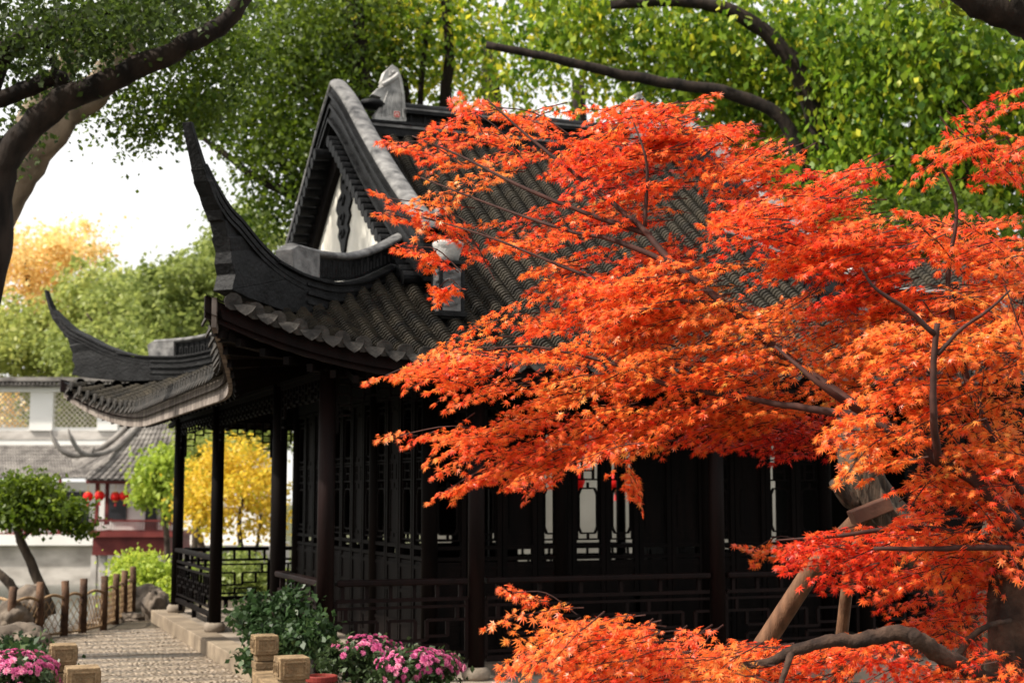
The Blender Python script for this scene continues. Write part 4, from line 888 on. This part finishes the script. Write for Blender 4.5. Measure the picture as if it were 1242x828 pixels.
# ------------------------------------------------------------------ small tree at left, leafy plants, flowers
tree('small_tree', 'small dark green tree leaning left in front of the pond', 'tree', [([FP(62, 745, 21), FP(45, 700, 21), FP(25, 655, 21), FP(15, 620, 21)], .085, .05), ([FP(30, 755, 21.5), FP(15, 712, 21.5), FP(-8, 690, 21.5)], .08, .06), ([FP(25, 655, 21), FP(60, 620, 21), FP(85, 605, 21)], .03, .015)],
    'bark', [PB(20, 615, 21, 60, 26, .8, 3600), PB(70, 620, 20.8, 34, 18, .6, 1500), PB(35, 590, 21, 40, 16, .6, 1300), PB(95, 640, 20.8, 14, 9, .3, 260)], 'camphor', 41, .085, clump=.16, per=22, tintbase=.08)
sh = bush('leafy_shrub', 'dark glossy leafy shrub standing against the hall platform', [PB(338, 760, 11.3, 34, 28, .26, 1150), PB(375, 770, 11.0, 28, 26, .2, 620), PB(310, 745, 11.4, 22, 18, .2, 380), PB(350, 728, 11.4, 26, 12, .2, 260), PB(320, 790, 11.2, 30, 25, .2, 420)], 'shrub_leaf', 42, .058, dens=1.5, clump=.1, per=14, tintbase=.2)
def mum(name_label, blob, seed, pot=None, nf=110, fl=None, lsz=.045):
    c, r, n = blob; c = np.array(c); rg = np.random.default_rng(seed)
    t = empty('chrysanthemum', (c[0], c[1], c[2] - r[2]), name_label, 'flowers', 'pots of pink chrysanthemums')
    blob_leaves('foliage', [blob], 'mum_leaf', t, seed, lsz, clump=.07, per=20, tintbase=.1)
    P = []; D = []; Nn = []; S = []; T = []
    u = norm(rg.normal(size=(nf * 3, 3))); u = u[u[:, 2] > -.05][:nf]
    if fl is not None: u = u[(u[:, 0] * fl[0] + u[:, 2] * fl[1]) > -.2]
    cl = rg.integers(0, 9, len(u)); cen = norm(rg.normal(size=(9, 3)) + np.array([0, -.4, .6])); u = norm(u * .75 + cen[cl] * .5)
    for d_ in u:
        cc = c + d_ * np.array(r) * rg.uniform(.9, 1.12); tt = rg.uniform(0, .6); sz = rg.uniform(.016, .027)
        a = norm(np.cross(d_, [0.3, .2, 1.])[None])[0]; b_ = np.cross(d_, a)
        for ringi, (tilt, k, m_) in enumerate(((.15, 9, 1.), (.55, 8, .8), (1.1, 6, .55))):
            for j in range(k):
                th = 2 * math.pi * (j + ringi * .5) / k; o = a * math.cos(th) + b_ * math.sin(th)
                P.append(cc); D.append(o * math.cos(tilt) + d_ * math.sin(tilt)); Nn.append(d_ * math.cos(tilt) - o * math.sin(tilt)); S.append(sz * m_ * 1.2); T.append(tt)
    place_leaves('blossoms', np.array(P), np.array(D), np.array(Nn), np.array(S), LEAF4, 'petal', t, np.array(T))
    m_ = MB(); rr_ = random.Random(seed)
    for k in range(9): m_.tube([c - (0, 0, r[2]), c + np.array([rr_.uniform(-.5, .5) * r[0], rr_.uniform(-.5, .5) * r[1], r[2] * .3])], .006, 5)
    m_.build('stem', 'mum_leaf', t); return t
mum('pink chrysanthemum bush to the left, with a bare green left side', PB(440, 800, 10.3, 54, 27, .2, 1900), 51, nf=95, fl=(1, .7))
mum('pink chrysanthemum bush to the right, by the stone-footed column', PB(508, 812, 9.9, 55, 24, .2, 1900), 52, nf=150)
mum('magenta chrysanthemum clump in the bottom left corner', PB(20, 826, 9.6, 52, 36, .3, 1700), 53, nf=190)
def pot(px, py, D, r, label):
    c = onD(px, py, D); t = empty('flower_pot', (c[0], c[1], c[2] - .2), label, 'flower pot', 'red flower pots'); m_ = MB(); m_.lathe((c[0], c[1], c[2] - .2), [(r * .65, 0), (r * .9, .17), (r * .86, .17)], 24); m_.build('body', 'terracotta', t, smooth=True)
    m_ = MB(); m_.lathe((c[0], c[1], c[2] - .04), [(r * .88, 0), (r * 1.02, .005), (r * 1.02, .04), (r * .9, .045), (r * .86, .02), (.01, .02)], 24); m_.build('rim', 'terracotta', t, bevel=.003); m_ = MB(); m_.lathe((c[0], c[1], c[2] - .022), [(r * .84, 0), (r * .84, .006)], 20); m_.build('soil', 'earth', t)
pot(390, 819, 9.7, .105, 'red pot behind the green-banded stone post'); pot(500, 862, 9.9, .12, 'red pot beneath the right pink chrysanthemum bush'); pot(440, 858, 10.3, .12, 'red pot beneath the left pink chrysanthemum bush')
bush('flower_bed_plant', 'low green ground plants between the left stone posts and rocks', [PB(45, 800, 11, 30, 12, .25, 900), PB(10, 790, 12, 40, 12, .3, 900)], 'shrub_leaf', 43, .06, clump=.1, per=14)

# ------------------------------------------------------------------ old propped trunk at right
g = empty('old_leaning_tree', (6.0, 5.6, -.18), 'old leaning tree with deeply ridged grey bark held up by props', 'tree')
rnd = random.Random(8)
def ridged(mb, pts, r0, r1, n=36, sub=8):
    l = smoothline(pts, sub); k = len(l); vs = []; fs = []; prev = None; ph = [rnd.uniform(0, 6) for _ in range(6)]
    for i, p_ in enumerate(l):
        p_ = Vector(tuple(p_)); d = Vector(tuple(l[min(i + 1, k - 1)] - l[max(i - 1, 0)])).normalized(); prev = prev or d.orthogonal().normalized(); u = (prev - d * prev.dot(d)).normalized(); prev = u; w_ = d.cross(u); r_ = r0 + (r1 - r0) * i / (k - 1)
        for j in range(n):
            a = 2 * math.pi * j / n; rr_ = r_ * (1 + .09 * math.sin(7 * a + ph[0] + i * .13) + .06 * math.sin(13 * a + ph[1] - i * .2) + .05 * math.sin(3 * a + i * .35) + rnd.uniform(-.025, .025)); vs.append(p_ + u * math.cos(a) * rr_ + w_ * math.sin(a) * rr_)
    for i in range(k - 1):
        for j in range(n): fs.append((i * n + j, i * n + (j + 1) % n, (i + 1) * n + (j + 1) % n, (i + 1) * n + j))
    fs.append(tuple(range(n))[::-1]); fs.append(tuple((k - 1) * n + j for j in range(n))); mb.add(vs, fs)
m_ = MB(); ridged(m_, [FP(1250, 950, 7.9), FP(1215, 800, 7.9), FP(1150, 700, 7.9), (FP(1090, 645, 7.9)), FP(1055, 600, 7.9), FP(1040, 555, 7.9), FP(1035, 500, 8)], .17, .085); m_.build('trunk', 'old_bark', g, smooth=True)
m_ = MB(); ridged(m_, [FP(1052, 612, 7.9), FP(1030, 605, 7.85), FP(1010, 584, 7.8)], .07, .025, 20, 4); m_.build('limb', 'old_bark', g, smooth=True)
m_ = MB(); ridged(m_, [FP(1240, 900, 7.6), FP(1225, 760, 7.6), FP(1212, 690, 7.7), (FP(1225, 600, 7.8))], .16, .1, 24, 5); m_.build('limb', 'old_bark', g, smooth=True)
m_ = MB(); a = FP(1033, 628, 7.7); b = FP(1078, 610, 7.7); m_.beam(a, b, .16, .075); m_.build('support_board', 'board', None, bevel=.006, label='brown painted board strapped across the leaning trunk above the props', cat='board')
m_ = MB(); m_.tube([onZ(905, 830, -.2) if False else FP(880, 850, 8.3), FP(930, 775, 8.2), FP(985, 690, 8.0), FP(1045, 625, 7.85)], [.06, .057, .054, .048], 14, .03, rnd); m_.build('wooden_prop', 'pole', None, smooth=True, label='thick tan pole propping the leaning trunk, slanting to the left', cat='pole', group='props under the leaning tree')
m_ = MB(); m_.tube([FP(1012, 860, 8.5), FP(1022, 760, 8.4), FP(1030, 690, 8.2), FP(1052, 630, 8.0)], [.038, .036, .034, .032], 12, .03, rnd); m_.build('wooden_prop', 'pole', None, smooth=True, label='thinner shadowed pole standing nearly upright right of the thick prop', cat='pole', group='props under the leaning tree')

# ------------------------------------------------------------------ the red maple
maple = empty('maple_tree', (4.6, 4.7, -.18), 'red and orange Japanese maple in full autumn colour spreading over the right half', 'tree')
mr_ = random.Random(77); DM = 6.2
m_ = MB(); ridged(m_, [FP(1245, 1010, 6.0), FP(1235, 860, 6.0), FP(1228, 780, 6.0), FP(1232, 700, 6.05), FP(1250, 620, 6.1)], .115, .08, 30, 9); m_.build('trunk', 'maple_bark', maple, smooth=True)
def mlimb(pts, r0, r1, m='maple_bark'):
    if m == 'twig': pts = [(a_, b_, c_ - .3) for a_, b_, c_ in pts]
    q = MB(); limb(q, [FP(*p_) for p_ in pts], r0, r1, mr_, 8, 6, .08); q.build('limb', m, maple, smooth=True)
mlimb([(1228, 850, 6.), (1190, 822, 5.9), (1150, 800, 5.7), (1118, 778, 5.6), (1090, 767, 5.6), (1040, 776, 5.6), (1010, 776, 5.6), (965, 788, 5.6), (935, 802, 5.6), (900, 808, 5.6), (860, 812, 5.6)], .045, .012)
mlimb([(960, 790, 5.6), (955, 805, 5.55), (945, 835, 5.5)], .015, .01)
mlimb([(1160, 800, 5.8), (1175, 775, 5.8), (1200, 758, 5.8), (1225, 752, 5.9)], .015, .01)
mlimb([(1235, 640, 6.1), (1180, 580, 6.1), (1120, 545, 6.2), (1060, 510, 6.3), (980, 495, 6.4), (900, 480, 6.5), (820, 440, 6.6)], .034, .008, 'twig')
mlimb([(1138, 560, 6.0), (1133, 510, 5.9), (1132, 450, 5.9), (1137, 392, 5.9)], .017, .011, 'twig')
mlimb([(1133, 405, 5.9), (1100, 375, 5.9), (1062, 350, 5.9), (1045, 325, 5.9)], .012, .004, 'twig'); mlimb([(1137, 430, 5.9), (1165, 400, 5.9), (1200, 375, 5.9), (1225, 352, 5.9)], .01, .004, 'twig')
mlimb([(1140, 560, 6.1), (1050, 500, 6.3), (950, 430, 6.5), (880, 370, 6.6), (815, 318, 6.7), (780, 278, 6.8), (735, 240, 6.9), (690, 205, 7), (640, 165, 7.1), (590, 120, 7.2)], .026, .004, 'twig')
mlimb([(790, 285, 6.8), (720, 262, 6.9), (640, 230, 7), (560, 190, 7.2), (500, 165, 7.3)], .014, .003, 'twig'); mlimb([(815, 320, 6.7), (740, 290, 6.8), (690, 280, 6.9), (600, 250, 7.1), (510, 215, 7.3)], .014, .003, 'twig')
mlimb([(782, 275, 6.8), (785, 210, 6.8), (780, 180, 6.8), (765, 140, 6.9)], .01, .003, 'twig'); mlimb([(880, 370, 6.6), (790, 360, 6.7), (700, 330, 6.9), (600, 290, 7.1), (510, 262, 7.3)], .014, .002, 'twig')
mlimb([(900, 480, 6.5), (820, 470, 6.6), (740, 440, 6.7), (640, 420, 6.9), (560, 430, 7)], .014, .003, 'twig'); mlimb([(1060, 510, 6.3), (1000, 470, 6.2), (940, 420, 6.3)], .02, .006, 'twig')
mlimb([(1240, 600, 6.2), (1180, 480, 6.3), (1150, 350, 6.4), (1160, 250, 6.4), (1130, 180, 6.5)], .018, .004, 'twig'); mlimb([(1060, 665, 6.0), (1120, 665, 6.0), (1180, 664, 6.0), (1242, 664, 6.1)], .008, .014, 'twig')
mlimb([(1240, 664, 6.1), (1120, 640, 6.2), (1010, 650, 6.2), (940, 655, 6.3)], .016, .003, 'twig')
# sprays: flat fans of paired leaves on fine twigs, layered like shelves
ZONES = [
    ([(880, 190), (935, 190), (935, 225), (885, 222)], 8, (6.5, 6.8), .26), ([(955, 262), (1010, 262), (1015, 305), (960, 300)], 12, (6.3, 6.6), .26), ([(1085, 345), (1185, 350), (1180, 372), (1090, 372)], 12, (6.0, 6.3), .34), ([(760, 110), (800, 115), (800, 140), (760, 140)], 5, (6.9, 7.0), .3),
    ([(740, 120), (900, 135), (900, 180), (740, 170)], 34, (6.7, 7.0), .22), ([(1000, 265), (1130, 270), (1130, 320), (1000, 315)], 30, (6.0, 6.4), .26), ([(790, 270), (880, 280), (880, 330), (800, 320)], 16, (6.5, 6.8), .3),  # polygon (photo px), sprays, depth range, tint (low = deep red, also for painted-in shade, high = orange), droop
    ([(500, 170), (560, 130), (640, 110), (720, 120), (760, 190), (700, 240), (620, 250), (520, 230)], 20, (6.9, 7.4), .28),
    ([(520, 180), (640, 150), (700, 190), (740, 250), (700, 330), (600, 290), (540, 260)], 36, (6.8, 7.3), .42),
    ([(540, 240), (700, 250), (760, 330), (700, 400), (600, 400), (600, 330), (520, 270)], 50, (6.7, 7.2), .30),
    ([(700, 150), (790, 130), (900, 165), (970, 200), (960, 290), (860, 330), (760, 300), (700, 230)], 150, (6.5, 7.0), .24),
    ([(500, 440), (560, 400), (640, 340), (740, 320), (820, 350), (830, 470), (740, 500), (640, 490), (540, 470)], 190, (6.4, 7.0), .36),
    ([(740, 320), (880, 310), (1000, 360), (1090, 380), (1080, 480), (960, 500), (840, 490), (750, 420)], 270, (6.1, 6.8), .42),
    ([(870, 250), (960, 220), (1060, 250), (1242, 270), (1242, 400), (1120, 390), (1000, 350), (900, 330)], 250, (6.0, 6.7), .26),
    ([(1060, 390), (1242, 380), (1242, 600), (1160, 600), (1080, 540), (1040, 470)], 210, (5.7, 6.4), .44),
    ([(530, 520), (620, 490), (720, 490), (740, 540), (660, 570), (600, 575), (545, 545)], 80, (6.5, 6.9), .32),
    ([(720, 490), (860, 480), (960, 500), (900, 530), (800, 535), (730, 550)], 75, (6.3, 6.8), .34),
    ([(850, 500), (940, 500), (1010, 510), (1000, 545), (930, 550), (860, 540)], 46, (6.6, 7.0), -.02),  # crown underside: its shade is put into the deep red tint
    ([(1020, 500), (1110, 500), (1110, 570), (1060, 560)], 22, (5.6, 5.8), .42),
    ([(1110, 160), (1242, 150), (1242, 215), (1150, 210)], 26, (5.9, 6.2), .2), ([(1200, 110), (1242, 105), (1242, 140)], 5, (5.9, 6.2), .28), ([(980, 200), (1060, 205), (1080, 245), (980, 250)], 26, (6.2, 6.6), .2),
    ([(960, 640), (1060, 625), (1110, 640), (1120, 690), (1050, 710), (980, 690)], 42, (5.9, 6.3), .12),
    ([(1090, 560), (1242, 560), (1242, 690), (1120, 690)], 88, (5.7, 6.2), .26),
    ([(1040, 720), (1100, 680), (1242, 680), (1242, 760), (1130, 770), (1060, 760)], 58, (6.1, 6.5), .14),
    ([(650, 735), (720, 745), (820, 765), (900, 785), (900, 850), (680, 850), (640, 800)], 115, (5.3, 5.8), .36),
    ([(870, 780), (960, 780), (1060, 770), (1150, 800), (1160, 850), (880, 850)], 95, (5.7, 6.0), .24), ([(1130, 790), (1242, 780), (1242, 850), (1150, 850)], 16, (5.6, 5.8), .12),
]
HOLES = [((912, 332), 26), ((1140, 336), 22), ((840, 264), 34), ((1080, 232), 28), ((1160, 235), 30), ((610, 335), 20), ((560, 300), 22), ((660, 210), 14), ((620, 250), 14), ((575, 245), 16), ((650, 360), 16), ((590, 400), 12), ((560, 360), 20), ((880, 290), 10), ((960, 430), 8), ((700, 305), 10), ((640, 455), 14), ((1110, 560), 12), ((1180, 640), 10), ((1060, 740), 24), ((1045, 600), 26), ((1000, 720), 26), ((1215, 740), 16), ((350, 350), 0)]
def inpoly(x, y, poly):
    c = False; j = len(poly) - 1
    for i in range(len(poly)):
        if (poly[i][1] > y) != (poly[j][1] > y) and x < (poly[j][0] - poly[i][0]) * (y - poly[i][1]) / (poly[j][1] - poly[i][1]) + poly[i][0]: c = not c
        j = i
    return c
camp = np.array([0, 0, HC])
P = []; Dd = []; NN = []; SS = []; TT = []; twg = MB()
def leaf(p, d, n, s, t): P.append(p); Dd.append(d); NN.append(n); SS.append(s); TT.append(t)
def rv(s): return np.array([mr_.gauss(0, s), mr_.gauss(0, s), mr_.gauss(0, s)])
def spray(c, out, ln, tint):
    """one flat spray: main twig, side twigs, paired leaves"""
    out = out / np.linalg.norm(out); nrm = np.array([0, 0, 1.]) + rv(.22) - hy * .25; side = np.cross(nrm, out); side /= np.linalg.norm(side); nrm = np.cross(out, side)
    start = c - out * ln * .5; nseg = 6; pts = [start]
    for i in range(nseg): pts.append(pts[-1] + (out + np.array([0, 0, -.07 * i]) + rv(.06)) * ln / nseg)
    twg.tube(pts, [.0035 * (1 - .7 * i / nseg) for i in range(nseg + 1)], 4)
    for i in range(1, nseg + 1):
        p_ = pts[i]; last = i == nseg
        for sg in (-1, 1):
            sl_ = ln * .38 * (1 - .75 * i / nseg) * mr_.uniform(.6, 1.2); d = out * .75 + side * sg * .75 + rv(.1); d /= np.linalg.norm(d); k = max(1, int(sl_ / .042)) if not last else 0
            q = p_
            for j in range(k):
                q = q + (d + np.array([0, 0, -.12])) * .042 + rv(.004)
                for s2 in (-1, 1):
                    perp = np.cross(nrm, d); leaf(q + rv(.005), d * .6 + perp * s2 * .8 + np.array([0, 0, -.35]) + rv(.2), nrm + rv(.38), mr_.uniform(.016, .037), tint + mr_.gauss(0, .05))
            leaf(q, d + np.array([0, 0, -.4]) + rv(.2), nrm + rv(.35), mr_.uniform(.024, .038), tint + mr_.gauss(0, .05))
            if k > 1 and mr_.random() < .6: twg.tube([p_, q], [.002, .0012], 3)
            leaf(p_ + rv(.005), out * .4 + side * sg + np.array([0, 0, -.3]) + rv(.2), nrm + rv(.38), mr_.uniform(.018, .038), tint + mr_.gauss(0, .05))
    leaf(pts[-1], out + np.array([0, 0, -.35]), nrm + rv(.3), .034, tint)
for poly, n, (d0, d1), tint in ZONES:
    xs = [p_[0] for p_ in poly]; ys = [p_[1] for p_ in poly]; k = 0; tries = 0
    n = int(n * .74)
    while k < n and tries < n * 30:
        tries += 1; x = mr_.uniform(min(xs), max(xs)); y = mr_.uniform(min(ys), max(ys))
        if not inpoly(x, y, poly): continue
        if any((x - h[0][0]) ** 2 + (y - h[0][1]) ** 2 < (h[1] + 12) ** 2 for h in HOLES): continue
        if noise.noise(Vector((x / 34., y / 19., 3.3))) < -.17 and mr_.random() < .85: continue
        D = mr_.uniform(d0, d1); c = onD(x, y, D)
        out = -hx * mr_.uniform(.5, 1.2) + hy * mr_.gauss(-.1, .55) + np.array([0, 0, mr_.gauss(-.08, .16)])
        if x > 1130 and mr_.random() < .5: out = hx * .6 + rv(.5)
        spray(c, out, mr_.uniform(.24, .42), tint + mr_.gauss(0, .07) + .10 * math.sin(x * .021 + y * .013) * math.cos(y * .027)); k += 1
for x_, y_, d_ in ((1128, 352, 6.1), (1150, 360, 6.1), (1108, 350, 6.1), (1135, 362, 6.0), (880, 182, 6.7), (862, 176, 6.7), (898, 196, 6.6), (770, 124, 6.9), (985, 285, 6.4), (975, 270, 6.4), (1000, 292, 6.4), (645, 135, 7.1), (700, 128, 7.)):
    spray(onD(x_, y_, d_), -hx + rv(.15), .36, .3)
# long fine outliers over the roof
for a, b in (((560, 200), (478, 172)), ((600, 290), (470, 240)), ((580, 300), (478, 262)), ((700, 170), (600, 130)), ((620, 420), (468, 455)), ((600, 340), (545, 262)), ((620, 530), (482, 528)), ((650, 560), (540, 595)), ((760, 560), (770, 590)), ((980, 660), (915, 665)), ((700, 745), (625, 718)), ((560, 330), (500, 300)), ((560, 350), (530, 352)), ((690, 570), (640, 590)), ((640, 200), (560, 130)), ((800, 160), (850, 120)), ((620, 560), (560, 590))):
    pa = onD(*a, 6.9); pb = onD(*b, 7.1); mid = (pa + pb) / 2 + np.array([0, 0, .05]); twg.tube(smoothline([pa, mid, pb], 4), .003, 4)
    for f in (.35, .6, .8, 1.): spray(pa + (pb - pa) * f, pb - pa + rv(.1), .17 if f < 1 else .2, .30 + mr_.gauss(0, .06))
place_leaves('foliage', np.array(P), np.array(Dd), np.array(NN), np.array(SS) * .9, MAPLE, 'maple_leaf', maple, np.array(TT))
twg.build('twigs', 'twig', maple)
print('maple leaves', len(P))
